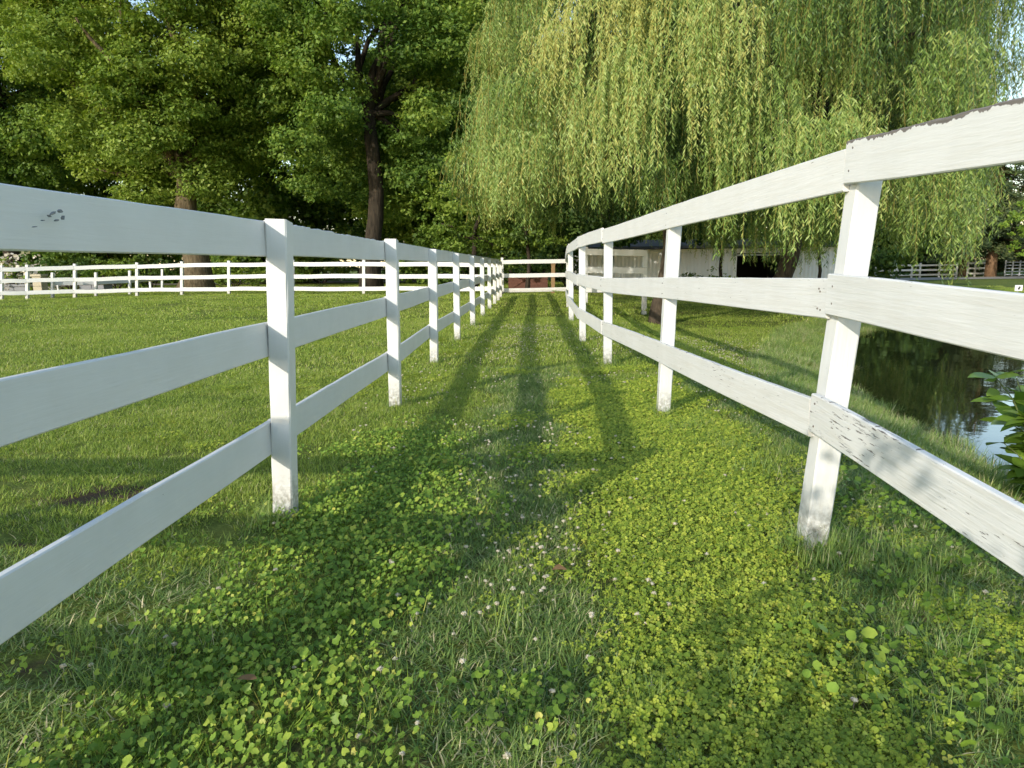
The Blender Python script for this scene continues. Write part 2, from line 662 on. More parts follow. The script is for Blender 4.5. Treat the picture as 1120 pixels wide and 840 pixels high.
# --- left fence of the corridor: boards on the paddock side of the posts
left_px = [((309, 565), (301, 241)), ((431.5, 445), (427, 262)), ((474.5, 397), (473, 273)), ((500, 373), (498.5, 277.5)), ((517, 356.5), (515.8, 280.5)),
           ((528, 346), (527, 282.5)), ((535.5, 338.5), (535, 284)), ((541, 332.5), (540.6, 285)), ((544.8, 328.6), (544.6, 285.6)), ((547.6, 325.4), (547.5, 286.2))]
fl = empty('paddock_fence', (-1.1, 1.1, 0), 'tidy white three-board fence along the mown paddock, boards nailed behind its posts', 'fence')
LP = []
l0 = Vector((-1.13, 1.12, 0))
LP.append((l0, l0 + Vector((-.02, 0, 1.33))))
for (bp, tp) in left_px:
    b_ = ground_pt(*bp)
    t_ = at_y(*tp, b_.y)
    b_.y += .045
    t_.y += .045
    LP.append((b_, t_))
for i, (b_, t_) in enumerate(LP):
    post('post', b_, t_, .092, fl, .22, i, cap=-.012)
lev = [(.452, .885, 1.318)] + [(.443, .885, 1.325)] * 12
for i in range(len(LP) - 1):
    for j in range(3):
        (b0, t0), (b1, t1) = LP[i], LP[i + 1]
        q0 = b0.lerp(t0, (lev[i][j] - .075) / (t0.z)) + Vector((-.046 - .0125, 0, 0))
        q1 = b1.lerp(t1, (lev[i + 1][j] - .075) / (t1.z)) + Vector((-.046 - .0125, 0, 0))
        d = (q1 - q0).normalized()
        q1 = q1 - d * .002
        o = board('rail', q0, q1, .15, .025, fl, .24 + .08 * (i % 2), 10 * i + j, rag=.006 if (i == 1 and j == 2) else 0.0, warp=.003)

# black scuff on the near board
(b0_, t0_), (b1_, t1_) = LP[0], LP[1]
rs = np.random.default_rng(4)
xr_ = -1.1 - .046 + .0006
for (px, py, l_, w_, an) in ((58, 233, .028, .004, .5), (66, 231, .022, .005, -.2), (69, 238, .018, .004, 1.2), (62, 241, .020, .003, .3), (54, 236, .016, .003, -.5), (47, 241, .012, .002, .1), (38, 248, .02, .0015, .2)):
    d_ = ray(px, py)
    q_ = EYE + d_ * ((xr_ - EYE.x) / d_.x)
    pr_ = []
    for t_ in range(10):
        th_ = 6.283 * t_ / 10
        u_, v_ = l_ * .28 * math.cos(th_) * (.8 + .4 * rs.random()), w_ * .6 * math.sin(th_) * (.5 + rs.random())
        pr_.append((u_ * math.cos(an) - v_ * math.sin(an), u_ * math.sin(an) + v_ * math.cos(an)))
    mbs = MB()
    mbs.add([(xr_ + .003, q_.y + u_, q_.z + v_) for u_, v_ in pr_] + [(xr_ - .004, q_.y + u_, q_.z + v_) for u_, v_ in pr_], [tuple(reversed(range(10)))] + [(i_, (i_ + 1) % 10, 10 + (i_ + 1) % 10, 10 + i_) for i_ in range(10)])
    mbs.build("scuff_mark", M["scuff"], fl)


# --- the paddock fence turning away at the corridor mouth
fm = empty('paddock_fence', (-3.5, 1.12, 0), 'white three-board fence closing the near end of the mown paddock', 'fence')
for i, x in enumerate((-3.6, -6.04, -8.5)):
    post('post', (x, 1.13, 0), (x, 1.13, 1.33), .092, fm, .25, 300 + i)
for i, (xa, xb) in enumerate(((-1.19, -3.6), (-3.602, -6.04), (-6.042, -8.5))):
    for j, z in enumerate((.36, .80, 1.25)):
        board('rail', (xa, 1.07, z), (xb, 1.07, z), .15, .025, fm, .25, 330 + 3 * i + j)

# --- right fence of the corridor: boards on the corridor side, weathered
right_px = [((892, 600), (956, 172)), ((726.5, 454), (740, 228)), ((665, 399), (666, 252)), ((637.5, 375), (637, 260)), ((625, 352), (624, 265)), ((621.5, 336), (621.3, 275))]
fr = empty('paddock_fence', (1.2, 1.0, 0), 'weathered white three-board fence beside the pond with leaning posts and peeling paint', 'fence')
RP = []
r0 = Vector((1.21, .62, 0))
RP.append((r0, r0 + Vector((.06, 0, 1.5))))
for (bp, tp) in right_px:
    b_ = ground_pt(*bp)
    t_ = at_y(*tp, b_.y)
    b_.y += .045
    t_.y += .045
    RP.append((b_, t_))
for i, (b_, t_) in enumerate(RP):
    top = b_.lerp(t_, (t_.z - .03) / t_.z)
    post('post', b_, top, .092, fr, .55, 50 + i)
rlev = [(.49, .98, 1.42), (.60, 1.055, 1.523), (.56, 1.02, 1.525), (.49, .975, 1.50), (.50, .98, 1.50), (.52, 1.0, 1.48), (.47, .93, 1.33)]
spans = [(0, 1), (1, 3), (3, 4), (4, 5), (5, 6)]
for si, (i0, i1) in enumerate(spans):
    for j in range(3):
        pts = []
        for i in range(i0, i1 + 1):
            b_, t_ = RP[i]
            dz = .020 if si == 0 else (.005 if si % 2 == 0 else -.004)
            q = b_.lerp(t_, (rlev[i][j] + dz - .075) / t_.z) + Vector((-.046 - .0135 - (.012 if si == 0 else 0), 0, 0))
            pts.append(q)
        q0, q1 = pts[0], pts[-1]
        d = (q1 - q0).normalized()
        ov = .07 if si == 0 else 0
        if si == 1:
            q0 = q0 + d * .01
        wear = {0: (1.0, .72, .60), 1: (.88, .76, .70)}.get(si, (.62, .58, .55))[j]
        eg = {0: (.35, .45, 1.5), 1: (.5, .5, .55)}.get(si, (.4, .4, .4))[j]
        board('rail', q0 - d * .0, q1 - d * .007, .152, .026, fr, wear, 500 + si * 7 + j, rag=.0045 if si == 0 and j == 2 else 0, warp=.005, edge=eg, nails=(.045, .07, (q1 - q0).length - .05) + (((pts[1] - q0).length,) if len(pts) == 3 else ()))

# --- gate across the far end of the corridor
GYD = ground_pt(580, 321).y
xa, xb = at_y(548.5, 300, GYD).x, at_y(622, 300, GYD).x
fg = empty('board_gate', ((xa + xb) / 2, GYD, 0), 'white three-board gate closing the far end of the grass corridor', 'gate')
for j, yy in enumerate((286.3, 301.2, 317.2)):
    z = at_y(585, yy, GYD).z
    board('rail', (xa, GYD, z), (xb, GYD, z + .01), .155, .03, fg, .2, 700 + j)
post('post', (xa + .03, GYD + .07, 0), (xa + .03, GYD + .07, 1.42), .1, fg, .2, 710)
post('post', (xb - .03, GYD + .07, 0), (xb - .03, GYD + .07, 1.42), .1, fg, .2, 711)

# --- far end fence of the paddock, curving
ff_px = [(-52, 328.6, 291.5), (2, 327.2, 290.4), (30, 326.4, 289.6), (82, 325.0, 288.6), (150, 323.4, 287.2), (199, 322.6, 286.0), (250.5, 322.3, 285.2), (320.5, 322.3, 284.2),
         (398, 322.2, 284.0), (470, 322.0, 284.6), (545, 322.0, 285.8)]
ff = empty('paddock_fence', (-12, 29.5, 0), 'white three-board fence curving across the far end of the mown paddock', 'fence')
FP = []
for (px, yb, yt) in ff_px:
    b_ = ground_pt(px, yb)
    FP.append((b_, at_y(px, yt, b_.y)))
for i, (b_, t_) in enumerate(FP):
    post('post', b_, t_, .12, ff, .2, 800 + i)
for i in range(len(FP) - 1):
    (b0, t0), (b1, t1) = FP[i], FP[i + 1]
    for j, fr_ in enumerate((.17, .53, .88)):
        q0 = b0.lerp(t0, fr_) + Vector((0, -.075, 0))
        q1 = b1.lerp(t1, fr_) + Vector((0, -.075, 0))
        board('rail', q0, q1 - (q1 - q0).normalized() * .003, .17, .03, ff, .2, 820 + 3 * i + j, warp=.012)

# low older fence just behind it
fo = empty('low_fence', (-18, 31, 0), 'low white one-board fence showing through the curved paddock fence', 'fence')
prev = None
for i, (px, yb, yt) in enumerate(((57.5, 325.0, 298.2), (105, 323.5, 298.0), (142, 321.8, 296), (177.5, 318.0, 294.5), (222, 315, 293))):
    b_ = ground_pt(px, yb)
    t_ = at_y(px, yt, b_.y)
    post('post', b_, t_, .11, fo, .25, 860 + i)
    if prev:
        board('rail', prev[0].lerp(prev[1], .55) + Vector((0, .08, 0)), b_.lerp(t_, .55) + Vector((0, .08, 0)), .15, .03, fo, .25, 870 + i)
    prev = (b_, t_)

# --- pen fence by the barn, beyond the right fence
PY = 19.6
fp = empty('pen_fence', (2.6, PY, -.25), 'short run of grey-white boards in willow shade between the corridor and a dark trunk', 'fence')
x0, x1 = at_y(641, 280, PY).x, at_y(706, 280, PY).x
zg = tz(x1, PY)
post('post', (x0, PY + .07, tz(x0, PY)), (x0, PY + .07, at_y(641, 270, PY).z), .11, fp, .4, 900)
post('post', (x1, PY + .07, zg), (x1, PY + .07, at_y(706, 273.5, PY).z), .13, fp, .5, 901)
for j, (ya, yb) in enumerate(((275.5, 276.5), (295, 296), (316, 317))):
    board('rail', (x0 - .1, PY, at_y(641, ya, PY).z), (x1 + .05, PY, at_y(706, yb, PY).z), .18, .03, fp, .5, 905 + j)

# --- white fence and gates beyond the drive
DY = 61.0


def simple_fence(name, label, pxs, Y, ztop, nrail, parent_label_cat, size=.12, rh=.15, mat=None, dy=0):
    xs_ = [at_y(p, 295, Y).x for p in pxs]
    o = empty(name, (xs_[0], Y, tz(xs_[0], Y)), label, parent_label_cat)
    for i, x in enumerate(xs_):
        z = tz(x, Y)
        post('post', (x, Y + .08, z), (x, Y + .08, z + ztop + .05), size, o, .2, int(x * 7) + i, mat=mat)
    for i in range(len(xs_) - 1):
        za, zb = tz(xs_[i], Y), tz(xs_[i + 1], Y)
        for j in range(nrail):
            h = ztop * (j + .6) / nrail
            board('rail', (xs_[i], Y, za + h), (xs_[i + 1] - .01, Y, zb + h), rh, .04, o, .2, int(x * 5) + j, mat=mat)
    return o


simple_fence('roadside_fence', 'far white three-board fence beyond the gravel drive', (958, 981, 998, 1007, 1028, 1047), DY, 1.22, 3, 'fence')
simple_fence('board_gate', 'small white board gate between two brown pine trunks beyond the drive', (1059, 1067, 1078), DY + .8, 1.35, 3, 'gate')
simple_fence('tube_gate', 'grey many-barred gate past the brown pine trunks beyond the drive', (1100, 1108, 1116, 1124, 1132), DY - .5, 1.3, 5, 'gate', .09, .06, M['galv'])
simple_fence('roadside_fence', 'distant white fence by the lane seen under the trees', (262, 290, 318, 345, 372, 400, 428, 452, 478), 58, 1.15, 2, 'fence')
simple_fence('picket_panel', 'small white fence panel near the white shed', (478, 484, 490, 496), 47, 1.2, 3, 'fence')

# ------------------------------------------------------------------ scatter helper (only for ground cover)
PROTO = {}


def scatter(name, protos, pts, rots, scl, idx, label, cat=None):
    """ground cover: protos are meshes; one object with a geometry-node scatter"""
    colx = bpy.data.collections.new(name + '_sources')
    for i, pm in enumerate(protos):
        o = bpy.data.objects.new('%s_source_%02d' % (name, i), pm)
        colx.objects.link(o)
    pm = bpy.data.meshes.new(name)
    pm.vertices.add(len(pts))
    pm.vertices.foreach_set('co', pts.astype(np.float32).ravel())
    a = pm.attributes.new('rot', 'FLOAT_VECTOR', 'POINT')
    a.data.foreach_set('vector', rots.astype(np.float32).ravel())
    a = pm.attributes.new('scl', 'FLOAT', 'POINT')
    a.data.foreach_set('value', scl.astype(np.float32))
    a = pm.attributes.new('pick', 'INT', 'POINT')
    a.data.foreach_set('value', idx.astype(np.int32))
    o = bpy.data.objects.new(name, pm)
    COL.objects.link(o)
    ng = bpy.data.node_groups.new(name + '_scatter', 'GeometryNodeTree')
    ng.interface.new_socket('Geometry', in_out='INPUT', socket_type='NodeSocketGeometry')
    ng.interface.new_socket('Geometry', in_out='OUTPUT', socket_type='NodeSocketGeometry')
    N = ng.nodes
    gi, go = N.new('NodeGroupInput'), N.new('NodeGroupOutput')
    ci = N.new('GeometryNodeCollectionInfo')
    ci.inputs['Collection'].default_value = colx
    ci.inputs['Separate Children'].default_value = True
    ci.inputs['Reset Children'].default_value = True
    ip = N.new('GeometryNodeInstanceOnPoints')
    ip.inputs['Pick Instance'].default_value = True

    def na(nm, typ):
        nd = N.new('GeometryNodeInputNamedAttribute')
        nd.data_type = typ
        nd.inputs['Name'].default_value = nm
        return nd.outputs['Attribute']
    L = ng.links.new
    L(gi.outputs[0], ip.inputs['Points'])
    L(ci.outputs[0], ip.inputs['Instance'])
    L(na('pick', 'INT'), ip.inputs['Instance Index'])
    L(na('rot', 'FLOAT_VECTOR'), ip.inputs['Rotation'])
    L(na('scl', 'FLOAT'), ip.inputs['Scale'])
    L(ip.outputs[0], go.inputs[0])
    md = o.modifiers.new('scatter', 'NODES')
    md.node_group = ng
    tag(o, label, None, None, 'stuff')
    return o


def blades(n, ext, h, w, rng, bend=.5, seg=2, tint=(0, 1), lean=.35, straw=.04):
    """n bent grass blades in a square of side ext; returns V,F,tint"""
    x = (rng.random(n) - .5) * ext
    y = (rng.random(n) - .5) * ext
    hh = h * (.45 + .75 * rng.random(n))
    az = rng.random(n) * 2 * np.pi
    d = np.stack([np.cos(az), np.sin(az), np.zeros(n)], 1)
    s = np.stack([-np.sin(az), np.cos(az), np.zeros(n)], 1)
    ww = w * (.6 + .6 * rng.random(n))
    le = lean * rng.random(n)
    be = bend * rng.random(n)
    base = np.stack([x, y, np.full(n, -.01)], 1)
    rings = []
    for k in range(seg + 1):
        t = k / seg
        c_ = base + d * (hh * (le * t + be * t * t))[:, None] + np.array([0, 0, 1.0]) * (hh * t * (1 - .35 * be * t))[:, None]
        wk = ww * (1 - t) ** .7
        if k < seg:
            rings.append(c_ - s * wk[:, None] * .5)
            rings.append(c_ + s * wk[:, None] * .5)
        else:
            rings.append(c_)
    nv = 2 * seg + 1
    V_ = np.stack(rings, 1).reshape(-1, 3)
    b = np.arange(n)[:, None] * nv
    F_ = []
    for k in range(seg):
        if k < seg - 1:
            F_.append(np.stack([b[:, 0] + 2 * k, b[:, 0] + 2 * k + 1, b[:, 0] + 2 * k + 3], 1))
            F_.append(np.stack([b[:, 0] + 2 * k, b[:, 0] + 2 * k + 3, b[:, 0] + 2 * k + 2], 1))
        else:
            F_.append(np.stack([b[:, 0] + 2 * k, b[:, 0] + 2 * k + 1, b[:, 0] + 2 * k + 2], 1))
    tt = tint[0] + (tint[1] - tint[0]) * rng.random(n)
    tt = np.where(rng.random(n) < straw, 1.0, tt)
    return V_, np.concatenate(F_), np.repeat(tt, nv)


def blade_patch(name, mat, parts):
    Vs, Fs, Ts, o = [], [], [], 0
    for (V_, F_, t_) in parts:
        Vs.append(V_)
        Fs.append(F_ + o)
        Ts.append(t_)
        o += len(V_)
    return idx_mesh(name, np.concatenate(Vs), np.concatenate(Fs), mat, np.concatenate(Ts))


def round_leaves(n, ext, size, hgt, rng, notch=True, tilt=.6, tint=(0, 1), lobes=8):
    """round, slightly cupped leaves on thin stalks"""
    x = (rng.random(n) - .5) * ext
    y = (rng.random(n) - .5) * ext
    z = hgt * (.25 + .85 * rng.random(n) ** .8)
    az = rng.random(n) * 2 * np.pi
    r = size * (.55 + .65 * rng.random(n))
    nrm = unit(np.stack([rng.normal(-.22, tilt, n), rng.normal(-.42, tilt, n), np.ones(n)], 1))
    u = unit(np.cross(nrm, np.stack([np.cos(az), np.sin(az), np.zeros(n)], 1)))
    v = np.cross(nrm, u)
    cen = np.stack([x, y, z], 1)
    rings = [cen - nrm * (r * .12)[:, None]]
    for k in range(lobes):
        th = 2 * math.pi * k / lobes
        rr = r * (1.0 + .07 * rng.normal(0, 1, n))
        if notch and k == 0:
            rr = rr * .35
        rings.append(cen + (u * math.cos(th) + v * math.sin(th)) * rr[:, None] + nrm * (r * .10 * rng.normal(0, 1, n))[:, None])
    # stalk: thin triangle strip
    foot = np.stack([x + rng.normal(0, .006, n), y + rng.normal(0, .006, n), np.full(n, -.01)], 1)
    rings += [foot]
    nv = lobes + 2
    V_ = np.stack(rings, 1).reshape(-1, 3)
    b = np.arange(n) * nv
    F_ = [np.stack([b, b + 1 + k, b + 1 + (k + 1) % lobes], 1) for k in range(lobes)]
    tt = tint[0] + (tint[1] - tint[0]) * rng.random(n)
    return V_, np.concatenate(F_), np.repeat(tt, nv)


def clover_leaves(n, ext, size, hgt, rng, tint=(0, 1), tilt=.35):
    """three rounded leaflets on a stalk"""
    Vs, Fs, Ts = [], [], []
    x = (rng.random(n) - .5) * ext
    y = (rng.random(n) - .5) * ext
    z = hgt * (.35 + .75 * rng.random(n))
    az = rng.random(n) * 2 * np.pi
    r = size * (.6 + .6 * rng.random(n))
    nrm = unit(np.stack([rng.normal(-.22, tilt, n), rng.normal(-.42, tilt, n), np.ones(n)], 1))
    tt = tint[0] + (tint[1] - tint[0]) * rng.random(n)
    o = 0
    for q in range(3):
        a_ = az + q * 2.094
        u = unit(np.cross(nrm, np.stack([np.cos(a_), np.sin(a_), np.zeros(n)], 1)))
        v = np.cross(nrm, u)
        cen = np.stack([x, y, z], 1)
        rings = [cen]
        for (du, dv, dn) in ((.55, .45, .10), (1.0, .40, .06), (1.12, 0, -.08), (1.0, -.40, .06), (.55, -.45, .10)):
            rings.append(cen + u * (r * du)[:, None] + v * (r * dv)[:, None] + nrm * (r * dn)[:, None])
        V_ = np.stack(rings, 1).reshape(-1, 3)
        b = np.arange(n) * 6
        F_ = np.concatenate([np.stack([b, b + 1 + k, b + 2 + k], 1) for k in range(4)])
        Vs.append(V_)
        Fs.append(F_ + o)
        Ts.append(np.repeat(tt, 6))
        o += len(V_)
    return np.concatenate(Vs), np.concatenate(Fs), np.concatenate(Ts)


def terrain_rots(x, y, spin):
    e = .15
    gx = (terrain(x + e, y) - terrain(x - e, y)) / (2 * e)
    gy = (terrain(x, y + e) - terrain(x, y - e)) / (2 * e)
    out = np.zeros((len(x), 3))
    for i in range(len(x)):
        nrm = Vector((-gx[i], -gy[i], 1)).normalized()
        q = Vector((0, 0, 1)).rotation_difference(nrm)
        mt = q.to_matrix() @ Matrix.Rotation(spin[i], 3, 'Z')
        out[i] = mt.to_euler()
    return out


def project(x, y, z):
    d = np.stack([x, y, z - CH], 1)
    f_ = d @ np.array(fwd)
    f_ = np.where(f_ < .05, .05, f_)
    return W0 / 2 + F0 * (d @ np.array(rt)) / f_, H0 / 2 - F0 * (d @ np.array(upv)) / f_


def jitter_grid(x0, x1, y0, y1, step, rng, jit=.5):
    gx, gy = np.meshgrid(np.arange(x0, x1, step), np.arange(y0, y1, step))
    gx = gx.ravel() + (rng.random(gx.size) - .5) * step * 2 * jit
    gy = gy.ravel() + (rng.random(gy.size) - .5) * step * 2 * jit
    return gx, gy


def vnoise(x, y, f, seed=0):
    """cheap smooth noise, about -1..1"""
    r_ = np.random.default_rng(seed)
    s = np.zeros(np.shape(x))
    for k in range(6):
        a_ = r_.random() * 6.28
        ff_ = f * (.6 + 1.2 * r_.random())
        s = s + np.sin(ff_ * (x * math.cos(a_) + y * math.sin(a_)) + r_.random() * 6.28)
    return s / 3.0


def in_frame(x, y, m_=60):
    z = terrain(x, y)
    px, py = project(x, y, z)
    return (px > -m_) & (px < W0 + m_) & (py < H0 + 2 * m_ + 60) & (y > .3)


def put(name, protos, x, y, scl, label, rng, dz=0, spin=6.283):
    ok = pond_sd(x, y) > .02
    x, y, scl = x[ok], y[ok], scl[ok]
    z = terrain(x, y) + dz
    rots = terrain_rots(x, y, rng.random(len(x)) * spin - spin / 2)
    idx = rng.integers(0, len(protos), len(x))
    return scatter(name, protos, np.stack([x, y, z], 1), rots, scl, idx, label)


def creeper_mask(x, y):
    return sstep(-1.25, -.98, x) * sstep(-.22, -.48, x) * sstep(4.9, 3.6, y) + .40 * vnoise(x, y, 6, 5) + .25 * vnoise(x, y, 17, 15)


def clover_mask(x, y):
    return sstep(.16, .40, x) * sstep(.66 + .19 * y, .42 + .19 * y, x) * sstep(1.45, 1.2, x) * sstep(7.5, 4.5, y) + .40 * vnoise(x, y, 6, 9) + .28 * vnoise(x, y, 17, 19)


rg = np.random.default_rng(11)
# near turf, .25 m patches
near_p = [blade_patch('turf_tuft_%d' % i, M['grass'], [blades(480, .30, .040, .0050, rg, .9, 2, (.1, .8), .7, .05), blades(150, .30, .028, .004, rg, 1.0, 2, (0, .6), .8, .12)]) for i in range(5)]
deep_p = [blade_patch('turf_clump_%d' % i, M['grass_deep'], [blades(520, .30, .042, .0058, rg, 1.3, 3, (.0, .9), .95, .07), blades(160, .30, .03, .004, rg, 1.0, 2, (0, .7), .9, .22)]) for i in range(4)]
x, y = jitter_grid(-6, 7, .9, 7.5, .19, rg)
k = in_frame(x, y) & (rg.random(len(x)) > bare(x, y) * 1.2)
k &= ~((np.maximum(creeper_mask(x, y) * (y < 4.4), clover_mask(x, y) * (x > .1) * (x < 1.4) * (y < 6)) > .5) & (rg.random(len(x)) < .62))
x, y = x[k], y[k]
cen = np.exp(-((x - .02) / .42) ** 2)
deepmask = (vnoise(x, y, 2.2, 3) * .35 + cen * 1.2 + 1.1 * sstep(.50 + .19 * y, .72 + .19 * y, x) * sstep(4.5, 3, y) + .9 * sstep(1.25, 1.8, x) + .8 * sstep(-1.0, -1.15, x) * sstep(2.9, 2.3, y)) > .55
put('grass', near_p, x[~deepmask], y[~deepmask], .75 + .5 * rg.random((~deepmask).sum()), 'short mown lawn grass', rg)
put('grass', deep_p, x[deepmask], y[deepmask], .75 + .5 * rg.random(deepmask.sum()), 'deeper green grass down the middle of the corridor', rg)
# middle distance, .5 m patches
mid_p = [blade_patch('turf_patch_%d' % i, M['grass'], [blades(620, .75, .05, .0085, rg, .9, 2, (.1, .85), .7, .05)]) for i in range(4)]
x, y = jitter_grid(-12, 12, 7.2, 15, .46, rg)
k = in_frame(x, y) & (rg.random(len(x)) > bare(x, y) * 1.2)
x, y = x[k], y[k]
put('grass', mid_p, x, y, .8 + .45 * rg.random(len(x)), 'mown lawn grass further down the corridor', rg)
far_p = [blade_patch('turf_far_%d' % i, M['grass'], [blades(800, 2.0, .055, .022, rg, .9, 1, (.2, .8), .7, .04)]) for i in range(4)]
x, y = jitter_grid(-30, 24, 14.5, 46, 1.25, rg)
k = in_frame(x, y)
x, y = x[k], y[k]
put('grass', far_p, x, y, .8 + .45 * rg.random(len(x)), 'mown grass at the far end', rg)

# creeping broad leaves along the left fence
ivy_p = [blade_patch('creeper_%d' % i, M['ivy'], [round_leaves(48, .24, .0078, .042, rg, True, .55, (.0, .8)), round_leaves(12, .24, .0108, .052, rg, True, .55, (.1, .95)), blades(60, .24, .06, .004, rg, .9, 2, (.0, .6), .7, .12)]) for i in range(6)]
x, y = jitter_grid(-1.6, .1, 1.1, 5.2, .105, rg)
mk = creeper_mask(x, y)
k = in_frame(x, y) & (mk > .42)
put('ground_cover', ivy_p, x[k], y[k], .75 + .55 * rg.random(k.sum()), 'round-leaved creeper spreading from the tidy fence', rg, spin=1.3)
# clover along the right fence
clo_p = [blade_patch('clover_%d' % i, M['clover'], [clover_leaves(90, .24, .0080, .036, rg, (.0, .9)), round_leaves(40, .24, .0082, .035, rg, True, .5, (.0, .8), 7), blades(50, .24, .055, .004, rg, .9, 2, (.2, .9), .7, .12), blades(60, .24, .04, .005, rg, 1.1, 2, (.1, .9), .9, .2)]) for i in range(6)]
x, y = jitter_grid(-.3, 2.0, 1.1, 7.5, .10, rg)
mk = clover_mask(x, y)
k = in_frame(x, y) & (mk > .42)
put('ground_cover', clo_p, x[k], y[k], .75 + .5 * rg.random(k.sum()), 'yellow-green clover along the weathered fence', rg, spin=1.3)
# scattered clover everywhere
x, y = jitter_grid(-5, 4, 1.2, 11, .30, rg, .9)
k = in_frame(x, y) & (vnoise(x, y, 2.4, 21) > .22 + .25 * np.exp(-((x - .05) / .4) ** 2))
put('ground_cover', clo_p, x[k], y[k], .6 + .4 * rg.random(k.sum()), 'small clover patches in the lawn', rg)
# broad weeds outside the right fence
wd_p = [blade_patch('weed_%d' % i, M['ivy'], [round_leaves(5, .26, .016, .07, rg, False, .5, (.0, .7), 7), round_leaves(22, .26, .012, .06, rg, True, .5, (.0, .7))]) for i in range(4)]
x, y = jitter_grid(.85, 2.6, 1.2, 3.4, .16, rg)
k = in_frame(x, y) & (x + .25 * vnoise(x, y, 5, 2) > 1.0 + .12 * (y - 1.5)) & (rg.random(len(x)) < .6)
put('ground_cover', wd_p, x[k], y[k], .7 + .5 * rg.random(k.sum()), 'broad-leaved weeds below the weathered fence', rg)
# long grass
tall_p = [blade_patch('long_grass_%d' % i, M['grass_deep'], [blades(34, .16, .22, .0055, rg, .8, 4, (.2, .9), .45, .06)]) for i in range(4)]
pts = []
for (px, py, n_, sp) in ((905, 600, 10, .09), (880, 606, 6, .06), (1010, 640, 7, .2), (1060, 700, 12, .22), (1095, 770, 12, .18), (960, 610, 6, .15), (780, 470, 8, .12), (800, 500, 10, .2), (720, 455, 4, .05),
                         (850, 510, 6, .18), (160, 740, 4, .08), (110, 690, 3, .08), (300, 572, 3, .05), (560, 760, 3, .2), (640, 800, 4, .2)):
    c_ = ground_pt(px, py)
    for _ in range(n_):
        pts.append((c_.x + rg.normal() * sp, c_.y + rg.normal() * sp))
for i, (b_, t_) in enumerate(LP[1:8] + RP[1:6]):
    for _ in range(6):
        pts.append((b_.x + rg.normal() * .06, b_.y - .03 + rg.normal() * .05))
pts = np.array(pts)
put('tall_grass', tall_p, pts[:, 0], pts[:, 1], .34 + .42 * rg.random(len(pts)), 'uncut long grass by the fence feet', rg)
# bank grass beside the pond
bank_p = [blade_patch('bank_grass_%d' % i, M['grass_deep'], [blades(240, .34, .13, .006, rg, .9, 3, (.2, 1.0), .7, .04)]) for i in range(4)]
x, y = jitter_grid(2.4, 12, 3, 19, .2, rg)
sd_ = pond_sd(x, y)
k = in_frame(x, y) & (sd_ > .0) & (sd_ < 1.1)
put('grass', bank_p, x[k], y[k], .6 + .6 * rg.random(k.sum()), 'longer grass on the pond bank', rg)


# clover blossoms
def blossom(rng, s=.0085):
    n = 40
    d = unit(rng.normal(0, 1, (n, 3)))
    d[:, 2] = np.abs(d[:, 2]) * 1.0 - .25
    cen = d * s * np.array([1, 1, .85]) + np.array([0, 0, .044])
    u = unit(np.cross(d, rng.normal(0, 1, (n, 3))))
    v = np.cross(d, u)
    a_ = .0032
    V_ = np.stack([cen - u * a_ - d * .002, cen + v * a_ * .6, cen + u * a_ - d * .002, cen + d * .004 - v * a_ * .4], 1).reshape(-1, 3)
    t_ = np.repeat(rng.random(n), 4)
    b = np.arange(n) * 4
    F_ = np.concatenate([np.stack([b, b + 1, b + 3], 1), np.stack([b + 1, b + 2, b + 3], 1)])
    # core
    core, cf = [], []
    for i in range(5):
        for j in range(8):
            th, ph = math.pi * i / 4, 2 * math.pi * j / 8
            core.append((s * .85 * math.sin(th) * math.cos(ph), s * .85 * math.sin(th) * math.sin(ph), 0.044 + s * .75 * math.cos(th)))
    for i in range(4):
        for j in range(8):
            p_, q_ = i * 8 + j, i * 8 + (j + 1) % 8
            cf += [(p_, p_ + 8, q_ + 8), (p_, q_ + 8, q_)]
    st = [(-.001, 0, -.01), (.001, 0, -.01), (.001, 0, .04), (-.001, 0, .04)]
    V2 = np.concatenate([V_, np.array(core), np.array(st)])
    o1, o2 = len(V_), len(V_) + len(core)
    F2 = np.concatenate([F_, np.array(cf) + o1, np.array([(0, 1, 2), (0, 2, 3)]) + o2])
    return V2, F2, np.concatenate([t_, np.full(len(core), .45), np.full(4, .1)])


bl_p = [blade_patch('blossom_%d' % i, M['floret'], [blossom(rg)]) for i in range(3)]
xs1, ys1 = [], []
cand = rg.random((9500, 2)) * np.array([3.2, 11.5]) + np.array([-1.3, 1.35])
x, y = cand[:, 0], cand[:, 1]
pr = (.22 + .65 * np.exp(-((x + .02) / .42) ** 2)) * np.clip(.55 + .7 * vnoise(x, y, 2.6, 31), .05, 1) * (.75 + .35 * sstep(3.0, 6.5, y))
k = rg.random(len(x)) < pr * .62
bx, by = x[k], y[k]
cand = rg.random((900, 2)) * np.array([1.5, 8]) + np.array([2.5, 4])
k = (pond_sd(cand[:, 0], cand[:, 1]) > .1)
bx = np.concatenate([bx, cand[k, 0]])
by = np.concatenate([by, cand[k, 1]])
put('clover_blossom', bl_p, bx, by, .45 + .5 * rg.random(len(bx)), 'white clover heads dotted through the grass', rg)

